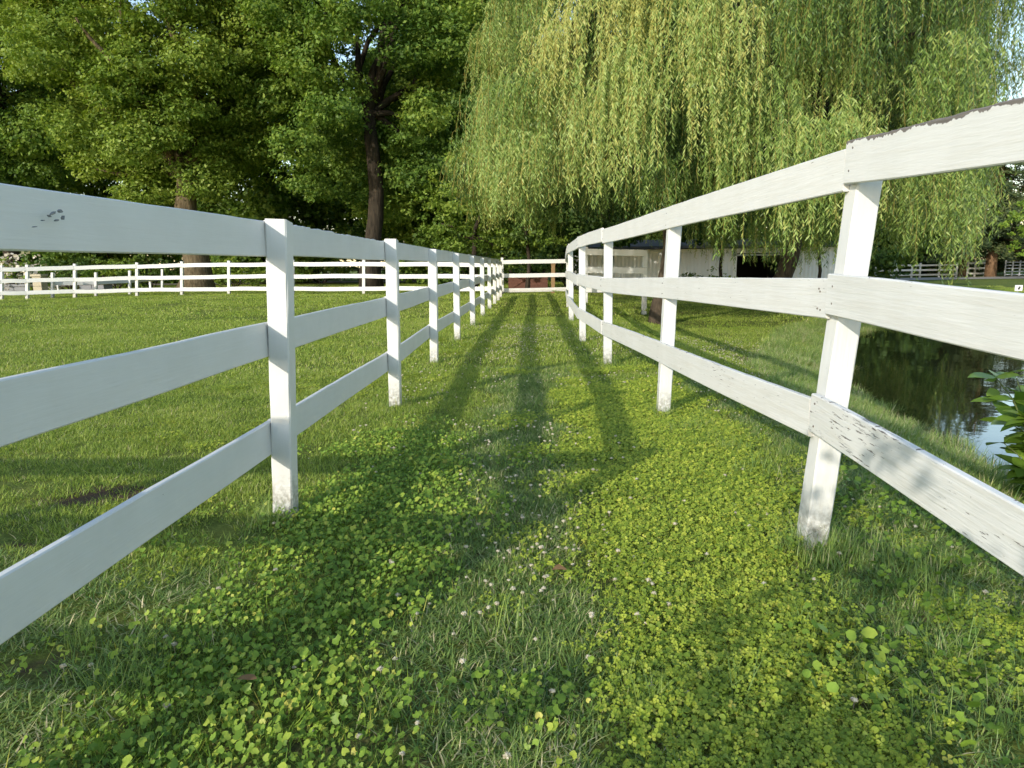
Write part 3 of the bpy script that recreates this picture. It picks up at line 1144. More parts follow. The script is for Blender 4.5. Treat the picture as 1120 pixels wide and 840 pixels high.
# ------------------------------------------------------------------ trees
def leaves_quads(cen, size, rng, up=.6, outv=None, aspect=.62, wup=.6, wout=1.0, wrand=.75):
    """diamond leaves with slightly hanging tips. cen (n,3) -> verts (4n,3)"""
    n = len(cen)
    nr = np.array([0, 0, 1.0]) * wup + rng.normal(0, wrand, (n, 3))
    if outv is not None:
        nr = nr + outv * wout
    nr = unit(nr)
    d = unit(np.cross(nr, rng.normal(0, 1, (n, 3))))
    d[:, 2] -= .25
    d = unit(d)
    s = np.cross(nr, d)
    L = size * (.6 + .8 * rng.random(n))[:, None]
    Wd = L * aspect
    return np.stack([cen - d * L * .5, cen - s * Wd * .5 + nr * L * .05, cen + d * L * .5, cen + s * Wd * .5 + nr * L * .05], 1).reshape(-1, 3)


def crown_from_boughs(boughs, per, size, rng, flat_=.85, tint_spread=.22, droop=.2):
    """boughs: list of (centre, radius, tint). Leaves sit on ragged shells of many small sprays"""
    Vs, Ts = [], []
    for (c_, r_, t0) in boughs:
        n = int(per * r_ * r_ / 2.2)
        ns = max(6, int(n / 26))
        d = unit(rng.normal(0, 1, (ns, 3)))
        d[:, 2] = d[:, 2] * .8 + .18
        rad = r_ * (.45 + .6 * rng.random(ns) ** .6)
        sc = np.array(c_) + d * rad[:, None] * np.array([1, 1, flat_])
        sc[:, 2] -= droop * (np.hypot(d[:, 0], d[:, 1]) ** 2) * r_ * .5
        pick = rng.integers(0, ns, n)
        spread = r_ * .15
        off = rng.normal(0, 1, (n, 3)) * spread * np.array([1, 1, .55])
        cen = sc[pick] + off
        Vs.append(leaves_quads(cen, size, rng, outv=d[pick]))
        st = rng.normal(0, .10, ns)
        Ts.append(np.clip(t0 + st[pick] + rng.normal(0, tint_spread, n), 0, 1))
    return np.concatenate(Vs), np.concatenate(Ts)


def wander(p, q, rng, n=7, amp=.25):
    p, q = np.array(p, float), np.array(q, float)
    out = []
    L = np.linalg.norm(q - p)
    ph = rng.random(4) * 6.28
    for i in range(n):
        s = i / (n - 1)
        o = amp * L * .12 * s * (1 - s) * 4 * np.array([math.sin(5 * s + ph[0]), math.sin(4 * s + ph[1]), .5 * math.sin(6 * s + ph[2])])
        out.append(p + (q - p) * s + o)
    return out


# openings in the foliage through which the sky shows
Y_GAP = (33, 99)
GAPS = [(290, 132, 3), (308, 176, 6), (247, 214, 2), (418, 100, 3), (385, 128, 2)]


def broad_tree(name, label, base, H, tr, ctr, rad, nb, per, size, leaf, bark, seed, hole=None, group=None, forks=None, tint=.5, inner=.5, brad=(1.2, 2.1), nlimb=14, low=None):
    rng = np.random.default_rng(seed)
    o = empty(name, base, label, 'tree', group)
    b = np.array(base, float)
    mb_ = MB()
    fk = forks or [(b + np.array([0, 0, H * .42]))]
    f0 = np.array(fk[0])
    pts_ = wander(b - np.array([0, 0, .3]), f0, rng, 8, .25)
    rr = [tr * (1.55 if i == 0 else 1.18 if i == 1 else 1.0 - .35 * i / 7) for i in range(8)]
    mb_.tube(pts_, rr, 12, .12, rng)
    ctr = np.array(ctr, float)
    rad = np.array(rad, float)
    boughs = []
    tries = 0
    while len(boughs) < nb and tries < nb * 40:
        tries += 1
        d = unit(rng.normal(0, 1, (1, 3)))[0]
        rr_ = inner + (1 - inner) * rng.random() ** .7
        c_ = ctr + d * rad * rr_
        if low is not None and c_[2] < low:
            continue
        r_ = brad[0] + (brad[1] - brad[0]) * rng.random()
        gpx, gpy = project(np.array([c_[0]]), np.array([c_[1]]), np.array([c_[2]]))
        if Y_GAP[0] < c_[1] and any((gpx[0] - gx_) ** 2 + (gpy[0] - gy_) ** 2 < (gr_ + .55 * r_ / c_[1] * F0) ** 2 for gx_, gy_, gr_ in GAPS):
            continue
        if hole is not None and hole(c_, r_):
            continue
        if any(np.linalg.norm(c_ - q[0]) < .55 * (r_ + q[1]) * .8 for q in boughs):
            continue
        boughs.append((c_, r_, np.clip(tint + .16 * rng.normal(), .1, .9)))
    # limbs: from trunk top into boughs
    order = sorted(range(len(boughs)), key=lambda i: -boughs[i][0][2])
    main = [boughs[i][0] for i in order[::max(1, len(order) // nlimb)]]
    for q in main:
        s_ = rng.random()
        st = f0 + (np.array([0, 0, 1.0]) * (s_ * .22 * H))
        mb_.tube(wander(f0 - np.array([0, 0, .3 * s_]), q, rng, 8, .8), [tr * .36 * (1 - .9 * i / 7) + .02 for i in range(8)], 7, .1, rng)
    for q in fk[1:]:
        q = np.array(q)
        mb_.tube(wander(f0 - np.array([0, 0, .4]), q, rng, 9, .5), [tr * .5 * (1 - .65 * i / 8) for i in range(9)], 9, .1, rng)
    mb_.build('trunk', bark, o, smooth=True)
    Vv, Tt = crown_from_boughs(boughs, per, size, rng)
    me_ = quads_mesh('crown', Vv - b, 4, leaf, Tt)
    cr = bpy.data.objects.new('crown', me_)
    COL.objects.link(cr)
    cr.parent = o
    return o


def px_at(px, py, Y):
    return np.array(at_y(px, py, Y))


# sunlit maple (trunk behind the paddock fence, tan bark)
Y1 = 36.5
b1 = px_at(213, 311, Y1)
b1[2] = 0
broad_tree('maple_tree', 'big leafy tree with broad tan trunk and sunlit yellow-green foliage behind the curved fence', b1, 21, .72,
           px_at(180, 70, Y1) + np.array([0, .5, 2.5]), (7.4, 6.0, 9.4), 230, 1900, .17, M['leaf_light'], M['bark_tan'], 3,
           forks=[px_at(205, 190, Y1), px_at(150, 40, Y1), px_at(250, 30, Y1)], tint=.58, low=px_at(200, 226, Y1)[2], brad=(.9, 1.7), nlimb=9)
# darker tree with visible fork
Y2 = 35
b2 = px_at(406, 313, Y2)
b2[2] = 0


def hole2(c_, r_):
    px, py = project(np.array([c_[0]]), np.array([c_[1]]), np.array([c_[2]]))
    ex = abs(px[0] - (405 + (120 - py[0]) * .06)) < (36 if py[0] > 70 else 14)
    return (ex and c_[1] < Y2 + 1.0 and -10 < py[0] < 330) or (abs(px[0] - 300) < 24 and abs(py[0] - 155) < 36)


broad_tree('maple_tree', 'tall dark-trunked tree with a high fork and deep green leaves beside the willow', b2, 21, .46,
           px_at(398, 60, Y2) + np.array([0, 1.0, 2.5]), (6.8, 6.0, 10.4), 220, 1800, .17, M['leaf_mid'], M['bark'], 5, hole=hole2,
           forks=[px_at(404, 120, Y2), px_at(432, -20, Y2), px_at(385, 20, Y2), px_at(330, 110, Y2)], tint=.5, low=px_at(400, 236, Y2)[2], brad=(.9, 1.6), nlimb=8)
# dark tree at the left
Y3 = 44
b3 = px_at(15, 305, Y3)
b3[2] = 0
broad_tree('maple_tree', 'dark green tree standing behind the sunlit maple at its outer side', b3, 20, .5, px_at(-10, 60, Y3) + np.array([0, 0, 1.5]), (7.2, 6, 11), 110, 1000, .22,
           M['leaf_mid'], M['bark'], 8, tint=.4, low=1.8, brad=(1.4, 2.5))
# trees behind, between the two big ones and the willow
back = [(905, 47, 19, .4, 'dark leafy tree showing behind the trailing willow by the pond', 'leaf_dark', 6.0), (300, 52, 17, .42, 'mid green tree filling the gap behind the two big trunks', 'leaf_mid', 6.2), (120, 56, 16, .42, 'deep green tree far behind the tan-trunked maple', 'leaf_mid', 7.0),
        (520, 46, 18, .42, 'mid green tree behind the willow edge and the dark-trunked tree', 'leaf_mid', 6.0), (640, 52, 17, .4, 'deep green tree behind the hanging willow strands above the gate', 'leaf_dark', 6.5),
        (470, 60, 20, .5, 'tall dark tree far behind the fork of the dark-trunked tree', 'leaf_mid', 7.5), (740, 48, 20, .4, 'dark tree rising behind the white barn', 'leaf_dark', 7.0),
        (-60, 58, 17, .4, 'dark tree behind the flowering bush', 'leaf_mid', 8.0), (960, 70, 15, .4, 'dark green tree behind the far white roadside fence', 'leaf_dark', 7.0)]
for i, (px, Y, H, tr, lab, lf, rx) in enumerate(back):
    b_ = px_at(px, 300, Y)
    b_[2] = tz(b_[0], b_[1])
    broad_tree('woodland_tree', lab, b_, H, tr, b_ + np.array([0, 0, H * .46]), (rx, 4.5, H * .52), 70, 620, .32, M[lf], M['bark'], 40 + i, tint=.45, low=b_[2] + .8,
               brad=(1.7, 2.9), nlimb=8, group=None)
# small bright tree under the willow's edge
Y4 = 30
b4 = px_at(520, 312, Y4)
b4[2] = 0
broad_tree('young_tree', 'small yellow-green tree growing above the far gate under the willow edge', b4, 6, .14, px_at(535, 232, Y4), (2.6, 1.8, 2.6), 34, 1200, .14, M['leaf_light'], M['bark'], 70, tint=.5, low=1.4,
           brad=(.6, 1.1), nlimb=3)
# shade tree with the dark trunk beside the pen fence
bt = ground_pt(719, 351, -.2)
broad_tree('shade_tree', 'dark slim trunk with deep green leaves just beyond the weathered fence under the willow', np.array([bt.x, bt.y, tz(bt.x, bt.y)]), 7.5, .165, np.array([bt.x + .6, bt.y + 2.6, 3.7]), (2.2, 1.7, 1.1), 16, 520, .13,
           M['leaf_dark'], M['bark_willow'], 77, tint=.4, brad=(.6, 1.0), nlimb=6, forks=[np.array([bt.x + .25, bt.y + .4, 3.2])])

for i, (px, Y, rx, zc, rz, lab) in enumerate(((590, 29.5, 3.6, 5.4, 3.6, 'broad dark tree overhanging the far gate and the red-brown feed bin'), (655, 31, 2.9, 4.0, 2.3, 'low dark tree in front of the white barn by the pen fence'),
                                              (775, 30.5, 2.4, 3.7, 1.8, 'low dark tree hanging over the white barn wall beside its open bay'), (880, 33, 2.6, 4.2, 2.2, 'low dark tree before the last bit of white barn wall'))):
    b_ = px_at(px + (14 if i else -14), 300, Y)
    b_[2] = tz(b_[0], b_[1])
    broad_tree('understory_tree', lab, b_, zc + rz, .09, np.array([px_at(px, 300, Y)[0], Y, zc]), (rx, 2.0, rz), 44, 720, .16, M['leaf_dark'], M['bark'], 150 + i, tint=.42, low=2.0 if i else 1.9, brad=(.7, 1.2), nlimb=5)

# ------------------------------------------------------------------ willow
wr = np.random.default_rng(21)
WC = np.array([5.7, 19.2])
wb = px_at(848, 316, 20.5)
wb[2] = tz(wb[0], wb[1])
wo = empty('willow_tree', wb, 'large weeping willow with long yellow-green hanging strands over the pond', 'tree')
mb = MB()
fork = px_at(876, 235, 20.5)
mb.tube(wander(wb - np.array([.25, 0, .3]), fork, wr, 8, .3), [.36, .28, .26, .25, .24, .23, .22, .22], 10, .12, wr)
AX = np.array([7.5, 7.2])


def dome_z(u):
    return 12.5 * math.sqrt(max(0.02, 1 - u * u * .92))


limb_tips = []
for i in range(26):
    a_ = 6.283 * (i * .618 % 1)
    u = .25 + .6 * wr.random()
    tip = np.array([WC[0] + AX[0] * u * math.cos(a_), WC[1] + AX[1] * u * math.sin(a_), 0])
    tip[2] = dome_z(u) * (.72 + .2 * wr.random()) - .3
    midp = (fork + tip) / 2 + np.array([0, 0, 1.6])
    pa = wander(fork, midp, wr, 5, .6)
    pb = wander(midp, tip, wr, 5, .6)[1:]
    limb_tips.append(tip)
    mb.tube(pa + pb, [.16 * (1 - i_ / 9.5) + .015 for i_ in range(9)], 6, .1, wr)
mb.build('trunk', M['bark_willow'], wo, smooth=True)

# hanging strands, grouped in tassels
SV, ST = [], []
tw = MB()
n_t = 0
tassels = []


def tip_height(px):
    """lowest reach of the strands by the direction they are seen in (metres)"""
    xs_ = [480, 520, 580, 640, 700, 740, 800, 850, 900, 935, 955, 968, 980, 1000, 1012, 1022, 1036, 1050, 1060, 1085, 1130]
    zs_ = [3.0, 2.2, 1.9, 1.9, 2.0, 1.3, .85, .75, .7, 1.0, 1.3, 1.4, .7, 1.0, 3.6, .7, .15, .9, 3.8, 4.8, 5.4]
    return float(np.interp(px, xs_, zs_))


# every bough end carries a rounded skirt of tassels; dark pockets stay open between the skirts
bough_ends = []
tries = 0
while len(bough_ends) < 115 and tries < 9000:
    tries += 1
    a_ = wr.random() * 6.283
    u = .40 + .62 * math.sqrt(wr.random())
    if math.sin(a_) > .45 and wr.random() < .7:
        continue
    p = np.array([WC[0] + AX[0] * u * math.cos(a_), WC[1] + AX[1] * u * math.sin(a_)])
    zt = 2.6 + (dome_z(u) - 1.6) * (.04 + .96 * wr.random())
    px, _ = project(np.array([p[0]]), np.array([p[1]]), np.array([4.0]))
    if px[0] > 1058 - 16 * wr.random() or px[0] < 525 + 20 * wr.random() + max(0, zt - 5) * 13:
        continue
    q = np.array([p[0], p[1], zt * 1.15])
    if any(np.linalg.norm(q - e_[0]) < 1.62 for e_ in bough_ends):
        continue
    bough_ends.append((q, p, zt, u, a_))
for (q, p, zt, u, a_) in bough_ends:
    wd = .6 + .5 * wr.random()
    od = np.array([math.cos(a_), math.sin(a_)])
    td = np.array([-math.sin(a_), math.cos(a_)])
    ht = wr.normal(.03, .17)
    ln_b = 2.1 + 2.2 * wr.random()
    for k_ in range(int(6 + 7 * wd)):
        e = wr.random() * 2 - 1
        rdl = wr.random()
        pp = p + td * (e * wd) + od * (rdl * .75 * (1 - .6 * e * e))
        tassels.append((pp, zt + .25 * (1 - rdl) - .55 * e * e + wr.normal() * .12, u, a_, ht, ln_b * (.65 + .45 * wr.random()) * (1 - .25 * abs(e)), .15 + .13 * wr.random()))
n0 = len(tassels)
while len(tassels) < n0 + 210:
    a_ = wr.random() * 6.283
    u = math.sqrt(wr.random()) * .8
    p = np.array([WC[0] + AX[0] * u * math.cos(a_), WC[1] + AX[1] * u * math.sin(a_)])
    tassels.append((p, dome_z(u) * (.3 + .7 * wr.random()) + .6, u, a_, -.12, 1.5 + 2 * wr.random(), .3))  # inner filler, tinted dark to paint depth into the crown
# the few long tassels that trail to eye height beyond the near post
for (px_, Y_, zt_, n_) in ((972, 15.5, 4.6, 3), (985, 15.0, 4.8, 3), (1000, 15.8, 4.5, 2), (1024, 14.6, 4.8, 3), (1036, 14.4, 4.6, 5), (1047, 14.8, 4.9, 3), (952, 16.0, 4.6, 3), (930, 16.0, 4.4, 3)):
    for _ in range(n_):
        q = px_at(px_ + wr.normal() * 5, 200, Y_)
        tassels.append((np.array([q[0], Y_ + wr.normal() * .2]), zt_ + wr.normal() * .4, 1.0, math.atan2(Y_ - WC[1], q[0] - WC[0]), .05, 5.0, .12))
strand_pts = []
for (p, zt, u, a_, ht, lnb, spr) in tassels:
    nst = int(wr.integers(10, 20))
    tl = ht + wr.normal(0, .08) + (.07 if u > .62 else -.18)  # inner tassels get a darker leaf colour as painted crown shade
    od = np.array([math.cos(a_), math.sin(a_)])
    px, _ = project(np.array([p[0]]), np.array([p[1]]), np.array([2.0]))
    zmin = tip_height(px[0]) + (0.0 if u > .6 else .8) + abs(wr.normal()) * .6
    ln0 = min(zt - zmin, lnb)
    if ln0 < .6:
        continue
    th_ = wr.random() * 6.283
    sx, sy = spr * 1.25, spr * .8
    for s_ in range(nst):
        e1, e2 = wr.normal(0, 1, 2)
        rho = min(1.6, math.hypot(e1, e2)) / 1.6
        ln = max(.4, ln0 * (1.0 - .55 * rho ** 1.5) * (.8 + .25 * wr.random()))
        ox_, oy_ = e1 * sx, e2 * sy
        st = np.array([p[0] + ox_ * math.cos(th_) - oy_ * math.sin(th_), p[1] + ox_ * math.sin(th_) + oy_ * math.cos(th_), zt - .30 * rho + wr.normal() * .12])
        out_ = od * (.2 + .3 * wr.random()) + wr.normal(0, .12, 2)
        n_l = max(8, int(ln / .033))
        t_ = np.linspace(0, 1, n_l)
        sw = wr.normal(0, .10, 2)
        cx = st[0] + out_[0] * (1 - np.exp(-t_ * 3)) + sw[0] * t_ ** 2 * ln * .3 + .02 * np.sin(t_ * 11 + wr.random() * 6)
        cy = st[1] + out_[1] * (1 - np.exp(-t_ * 3)) + sw[1] * t_ ** 2 * ln * .3 + .02 * np.sin(t_ * 9 + wr.random() * 6)
        cz = st[2] + .22 * np.sin(t_ * 3.1) * (1 - t_) * np.minimum(1, 1 / ln) - ln * t_ ** 1.15
        cen = np.stack([cx, cy, cz], 1)
        az = wr.random(n_l) * 6.283
        side = np.stack([np.cos(az), np.sin(az), np.zeros(n_l)], 1)
        d = unit(side * (.45 + .6 * wr.random(n_l))[:, None] + np.array([0, 0, -1.0]))
        # blades face outward and to the sky so the light catches them
        s2 = unit(np.cross(d, np.array([od[0], od[1], .5]) + wr.normal(0, .55, (n_l, 3))))
        L = (.070 + .058 * wr.random(n_l))[:, None]
        Wd = L * .21
        q = np.stack([cen, cen + d * L * .45 - s2 * Wd * .5, cen + d * L, cen + d * L * .45 + s2 * Wd * .5], 1).reshape(-1, 3)
        SV.append(q)
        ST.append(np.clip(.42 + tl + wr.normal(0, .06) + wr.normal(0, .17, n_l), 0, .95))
        if s_ % 3 == 0:
            strand_pts.append(cen[::4])
SV = np.concatenate(SV)
ST = np.concatenate(ST)
me = quads_mesh('crown', SV - wb, 4, M['leaf_willow'], ST)
cr = bpy.data.objects.new('crown', me)
COL.objects.link(cr)
cr.parent = wo
# twigs of the strands: thin yellow threads
TV = []
for cen in strand_pts:
    if len(cen) < 2:
        continue
    a_, b_ = cen[:-1], cen[1:]
    wv = np.array([.004, .002, 0])
    TV.append(np.stack([a_ - wv, a_ + wv, b_ + wv, b_ - wv], 1).reshape(-1, 3))
TV = np.concatenate(TV)
me = quads_mesh('twigs', TV - wb, 4, flat_material('yellow_twig', (.36, .30, .08), .7), None)
twg = bpy.data.objects.new('twigs', me)
COL.objects.link(twg)
twg.parent = wo
print('willow leaves', len(SV) // 4)


# ------------------------------------------------------------------ conifers, bushes
def pine_tree(label, base, H, tr, rx, seed, low, leaf='needle'):
    rng = np.random.default_rng(seed)
    b = np.array(base, float)
    o = empty('pine_tree', b, label, 'tree')
    mb_ = MB()
    mb_.tube([b + np.array([0, 0, -.2 + H * i / 9]) for i in range(10)], [tr * (1 - .9 * i / 9) for i in range(10)], 10, .1, rng)
    Vs, Ts = [], []
    nw = int((H - low) / .42)
    for i in range(nw):
        z = low + (H - low) * i / nw
        r_ = rx * (1 - (z - low) / (H - low)) ** .8 * (.8 + .3 * rng.random()) + .3
        for k_ in range(int(6 + 3 * rng.random())):
            az = rng.random() * 6.283
            d = np.array([math.cos(az), math.sin(az), 0])
            mb_.tube([b + [0, 0, z], b + [0, 0, z] + d * r_ * .9 + np.array([0, 0, .1 - .18 * r_])], [.05, .012], 4)
            n = int(70 * r_)
            t_ = rng.random(n) ** .7
            cen = b + np.array([0, 0, z]) + d * (r_ * t_)[:, None] + np.array([0, 0, 1.0]) * (.12 * np.sin(t_ * 3) - .2 * r_ * t_ ** 2)[:, None]
            cen = cen + rng.normal(0, .16, (n, 3)) * np.array([1, 1, .5]) * (.4 + r_ * .25)
            Vs.append(leaves_quads(cen, .3, rng, aspect=.30, wup=.8, outv=np.repeat(d[None], n, 0)))
            Ts.append(np.clip(.4 + rng.normal(0, .12) + rng.normal(0, .18, n), 0, 1))
    mb_.build('trunk', M['bark_pine'], o, smooth=True)
    me_ = quads_mesh('crown', np.concatenate(Vs) - b, 4, M[leaf], np.concatenate(Ts))
    c_ = bpy.data.objects.new('crown', me_)
    COL.objects.link(c_)
    c_.parent = o
    return o


for i, (px, Y, H, lab, rx, low) in enumerate(((1053, 62.6, 13.5, 'brown-trunked pine by the white board gate, the one nearer the willow', 4.6, 2.6),
                                              (1083, 60.0, 14, 'brown-trunked pine with the thickest bare stem between the two gates', 5.0, 2.5),
                                              (1140, 64, 13, 'dark pine behind the grey many-barred gate', 5.5, 1.2), (1010, 70, 14, 'dark pine behind the far white fence beyond the drive', 5.0, 1.0))):
    b_ = px_at(px, 302, Y)
    b_[2] = tz(b_[0], b_[1])
    pine_tree(lab, b_, H, .36 if i != 1 else .46, rx, 90 + i, low)
bs = px_at(1128, 300, 52)
bs[2] = tz(bs[0], bs[1])
broad_tree('young_tree', 'bright yellow-green sapling in front of the dark pines', bs, 6, .1, bs + np.array([0, 0, 3.6]), (2.5, 1.8, 2.2), 18, 520, .2, M['leaf_shrub'], M['bark'], 120, tint=.7, brad=(.7, 1.1), nlimb=6)


def bush(label, base, rx, rz, leaf, seed, per=420, size=.16, name='bush', flowers=0, tint=.5):
    rng = np.random.default_rng(seed)
    b = np.array(base, float)
    o = empty(name, b, label, 'bush')
    boughs = []
    for _ in range(int(12 + rx * 4)):
        d = unit(rng.normal(0, 1, (1, 3)))[0]
        d[2] = abs(d[2])
        boughs.append((b + np.array([d[0] * rx * .75, d[1] * min(rx, 1.5) * .7, rz * (.15 + .75 * d[2] * (.5 + .5 * rng.random()))]), .45 + .4 * rng.random(), np.clip(tint + .15 * rng.normal(), .1, .9)))
    Vv, Tt = crown_from_boughs(boughs, per, size, rng, .8)
    Vv[:, 2] = np.maximum(Vv[:, 2], b[2] - .05)
    mb_ = MB()
    for (c_, r_, t0) in boughs[::2]:
        mb_.tube(wander(b - np.array([0, 0, .15]), c_, rng, 5, .6), [.035, .03, .024, .016, .008], 5)
    mb_.build('stem', M['bark'], o, smooth=True)
    me_ = quads_mesh('foliage', Vv - b, 4, M[leaf], Tt)
    c = bpy.data.objects.new('foliage', me_)
    COL.objects.link(c)
    c.parent = o
    if flowers:
        cen = []
        for (c_, r_, t0) in boughs:
            d = unit(rng.normal(0, 1, (flowers, 3)))
            d[:, 1] = -np.abs(d[:, 1])
            cen.append(c_ + d * r_ * .95)
        cen = np.concatenate(cen)
        me_ = quads_mesh('blossom', leaves_quads(cen, .2, rng, aspect=.9) - b, 4, M['petal'], rng.random(len(cen)))
        c = bpy.data.objects.new('blossom', me_)
        COL.objects.link(c)
        c.parent = o
    return o


blist = [(22, 37, 1.9, 2.1, 'leaf_mid', 'bush covered in cream blossom behind the curved fence', 26), (75, 42, 2.4, 2.3, 'leaf_dark', 'dark rounded bush beside the cream-blossomed bush', 0),
         (125, 40, 2.0, 2.1, 'leaf_light', 'bright green bush between the blossomed bush and the tan trunk', 0), (165, 44, 2.2, 2.3, 'leaf_dark', 'dark bush just before the tan trunk', 0),
         (255, 41, 1.9, 1.9, 'leaf_light', 'sunny green bush just past the tan trunk', 0), (300, 46, 2.6, 2.2, 'leaf_mid', 'mid green bush behind the first tidy fence post', 0),
         (350, 50, 3.0, 2.2, 'leaf_light', 'wide sunny bush between the two big trunks', 0), (455, 52, 3.0, 2.6, 'leaf_mid', 'mid green bush past the dark fork-topped trunk', 0),
         (520, 40, 2.4, 3.2, 'leaf_dark', 'dark bush behind the far end of the tidy fence', 0), (575, 38, 2.4, 3.6, 'leaf_dark', 'dark tall bush behind the far gate', 0),
         (622, 36.5, 1.9, 3.4, 'leaf_dark', 'dark tall bush beside the barn corner', 0), (1020, 66, 3.2, 2.4, 'leaf_mid', 'low bush behind the roadside fence', 0),
         (760, 30, 1.0, 1.1, 'leaf_dark', 'small dark shrub at the foot of the white barn wall', 0), (788, 30.3, .8, .9, 'leaf_mid', 'little leafy shrub by the dark barn opening', 0)]
for i, (px, Y, rx, rz, lf, lab, fl_) in enumerate(blist):
    b_ = px_at(px, 300, Y)
    b_[2] = tz(b_[0], b_[1])
    bush(lab, b_, rx, rz, lf, 200 + i, flowers=fl_, per=330, size=.19 if Y > 35 else .12)


bush('leafy green bush added out of view to shade the near end of the grass corridor', (-.74, -.8, 0), .40, 1.9, 'leaf_mid', 260, per=900, size=.07)  # made-up bush behind the viewer, added only for the shadow it casts


def hedge(label, x0, x1, Y, hgt, seed):
    rng = np.random.default_rng(seed)
    b = np.array([(x0 + x1) / 2, Y, tz((x0 + x1) / 2, Y)])
    o = empty('hedge', b, label, 'hedge')
    boughs = []
    for x_ in np.arange(x0, x1, .9):
        for z_ in (.3, 1.2, 2.2, 3.1):
            if z_ < hgt:
                boughs.append((np.array([x_ + rng.normal() * .3, Y + rng.normal() * .5, b[2] + z_ * (.9 + .25 * rng.random())]), .9 + .4 * rng.random(), np.clip(.4 + .15 * rng.normal(), .1, .9)))
    Vv, Tt = crown_from_boughs(boughs, 210, .3, rng, .8)
    me_ = quads_mesh('foliage', Vv - b, 4, M['leaf_dark'], Tt)
    c = bpy.data.objects.new('foliage', me_)
    COL.objects.link(c)
    c.parent = o
    mb_ = MB()
    for x_ in np.arange(x0, x1, 1.3):
        mb_.tube([(x_, Y, b[2] - .2), (x_ + .1, Y, b[2] + hgt * .4), (x_ - .1, Y, b[2] + hgt * .8)], [.07, .05, .02], 5)
    mb_.build('stem', M['bark'], o, smooth=True)


hedge('long dark hedge behind the woodland trees and the lane', -64, 4, 66, 4.2, 501)
hedge('dark hedge behind the pines beyond the drive', 24, 74, 80, 3.4, 502)


# leafy shrub at the pond edge, large ovate leaves on arching stems
def pond_shrub():
    rng = np.random.default_rng(55)
    b = Vector((3.1, 3.6, 0))
    b.z = tz(b.x, b.y)
    o = empty('pond_shrub', b, 'leafy shrub with large glossy oval leaves on the near pond bank', 'shrub')
    mb_ = MB()
    lv, lt = [], []
    for s_ in range(24):
        az = rng.random() * 6.283
        tip = Vector((b.x + math.cos(az) * (.15 + .35 * rng.random()) - .1, b.y + math.sin(az) * (.15 + .3 * rng.random()), b.z + .2 + .62 * rng.random()))
        pts_ = [Vector(p) for p in wander(b, tip, rng, 7, 1.0)]
        mb_.tube(pts_, [.008 - .0009 * i for i in range(7)], 5)
        for i in range(2, 7):
            for _ in range(5):
                p = pts_[i]
                a2 = rng.random() * 6.283
                d = Vector((math.cos(a2), math.sin(a2), .25 + .5 * rng.normal() * .5)).normalized()
                L = .10 + .09 * rng.random()
                w = L * .27
                sd = d.cross(Vector((0, 0, 1)) + Vector(rng.normal(0, .35, 3))).normalized()
                nn = sd.cross(d).normalized()
                prof = [(0, 0), (.12, .35), (.35, 1), (.6, .9), (.85, .42), (1, 0)]
                cl = [p + d * (L * t_) - nn * (L * .22 * t_ * t_) for t_, _w in prof]
                row = [cl[0]] + [cl[k_] + sd * (w * prof[k_][1]) + nn * .12 * w for k_ in range(1, 5)] + [cl[5]] + [cl[k_] - sd * (w * prof[k_][1]) + nn * .12 * w for k_ in range(4, 0, -1)]
                lv.append([np.array(v_) for v_ in row])
                lt.append(np.clip(.5 + .28 * rng.normal(), 0, 1))
    mb_.build('stem', M['stemgreen'], o, smooth=True)
    VV = np.array(lv).reshape(-1, 3) - np.array(b)
    me_ = quads_mesh('foliage', VV, 10, M['leaf_shrub'], np.array(lt))
    c = bpy.data.objects.new('foliage', me_)
    COL.objects.link(c)
    c.parent = o


pond_shrub()

# ------------------------------------------------------------------ buildings and yard things
BY = 35.0


def bxp(px):
    return at_y(px, 295, BY).x


barn = empty('barn', (bxp(800), BY, -.4), 'long low white ribbed-metal barn with a dark open bay behind the willow', 'barn')
gz = -.45
eave = 1.8
mb = MB()
segs = [(bxp(640), bxp(690)), (bxp(690) + .003, bxp(805)), (bxp(856), bxp(915))]
for (a_, b_) in segs:
    mb.box((a_, BY, gz), (b_, BY + .12, eave))
mb.box((segs[1][1] + .003, BY + .004, 1.55), (segs[2][0] - .003, BY + .116, eave))
mb.box((bxp(640), BY + .13, gz), (bxp(640) + .12, BY + 9, eave))
mb.box((bxp(915) - .12, BY + .13, gz), (bxp(915), BY + 9, eave))
mb.box((bxp(640), BY + 9.003, gz), (bxp(915), BY + 9.12, eave))
mb.build('wall', M['metal_white'], barn)
mb = MB()
mb.box((bxp(805) - .8, BY + 4.5, gz), (bxp(856) + .8, BY + 4.6, eave - .1))  # near-black panel standing in for the shade inside the open bay
mb.build('bay_shade_panel', M['dark'], barn)
mb = MB()
mb.box((bxp(803) - .06, BY - .05, gz), (bxp(803) + .1, BY - .003, 1.55))
mb.build('door_jamb', M['white'], barn)
mb = MB()
mb.box((bxp(640) - .05, BY - .06, eave - .16), (bxp(915) + .05, BY - .003, eave - .02))
mb.build('fascia', M['white'], barn)
for px_ in (857, 641, 720, 775):
    mb = MB()
    mb.box((bxp(px_), BY - .05, gz), (bxp(px_) + .1, BY - .003, eave - .17))
    mb.build('trim_board', M['white'], barn)
mb = MB()
mb.box((bxp(800), BY - .12, 1.42), (bxp(862), BY - .065, 1.5))
mb.build('door_track', M['galv'], barn)
xl, xr = bxp(640) - .4, bxp(915) + .4
mb = MB()
rv = [(xl, BY - .5, eave + .02), (xr, BY - .5, eave + .02), (xr, BY + 4.6, eave + .5), (xl, BY + 4.6, eave + .5), (xl, BY + 9.6, eave + .02), (xr, BY + 9.6, eave + .02)]
rv += [(x_, y_, z_ + .12) for (x_, y_, z_) in rv]
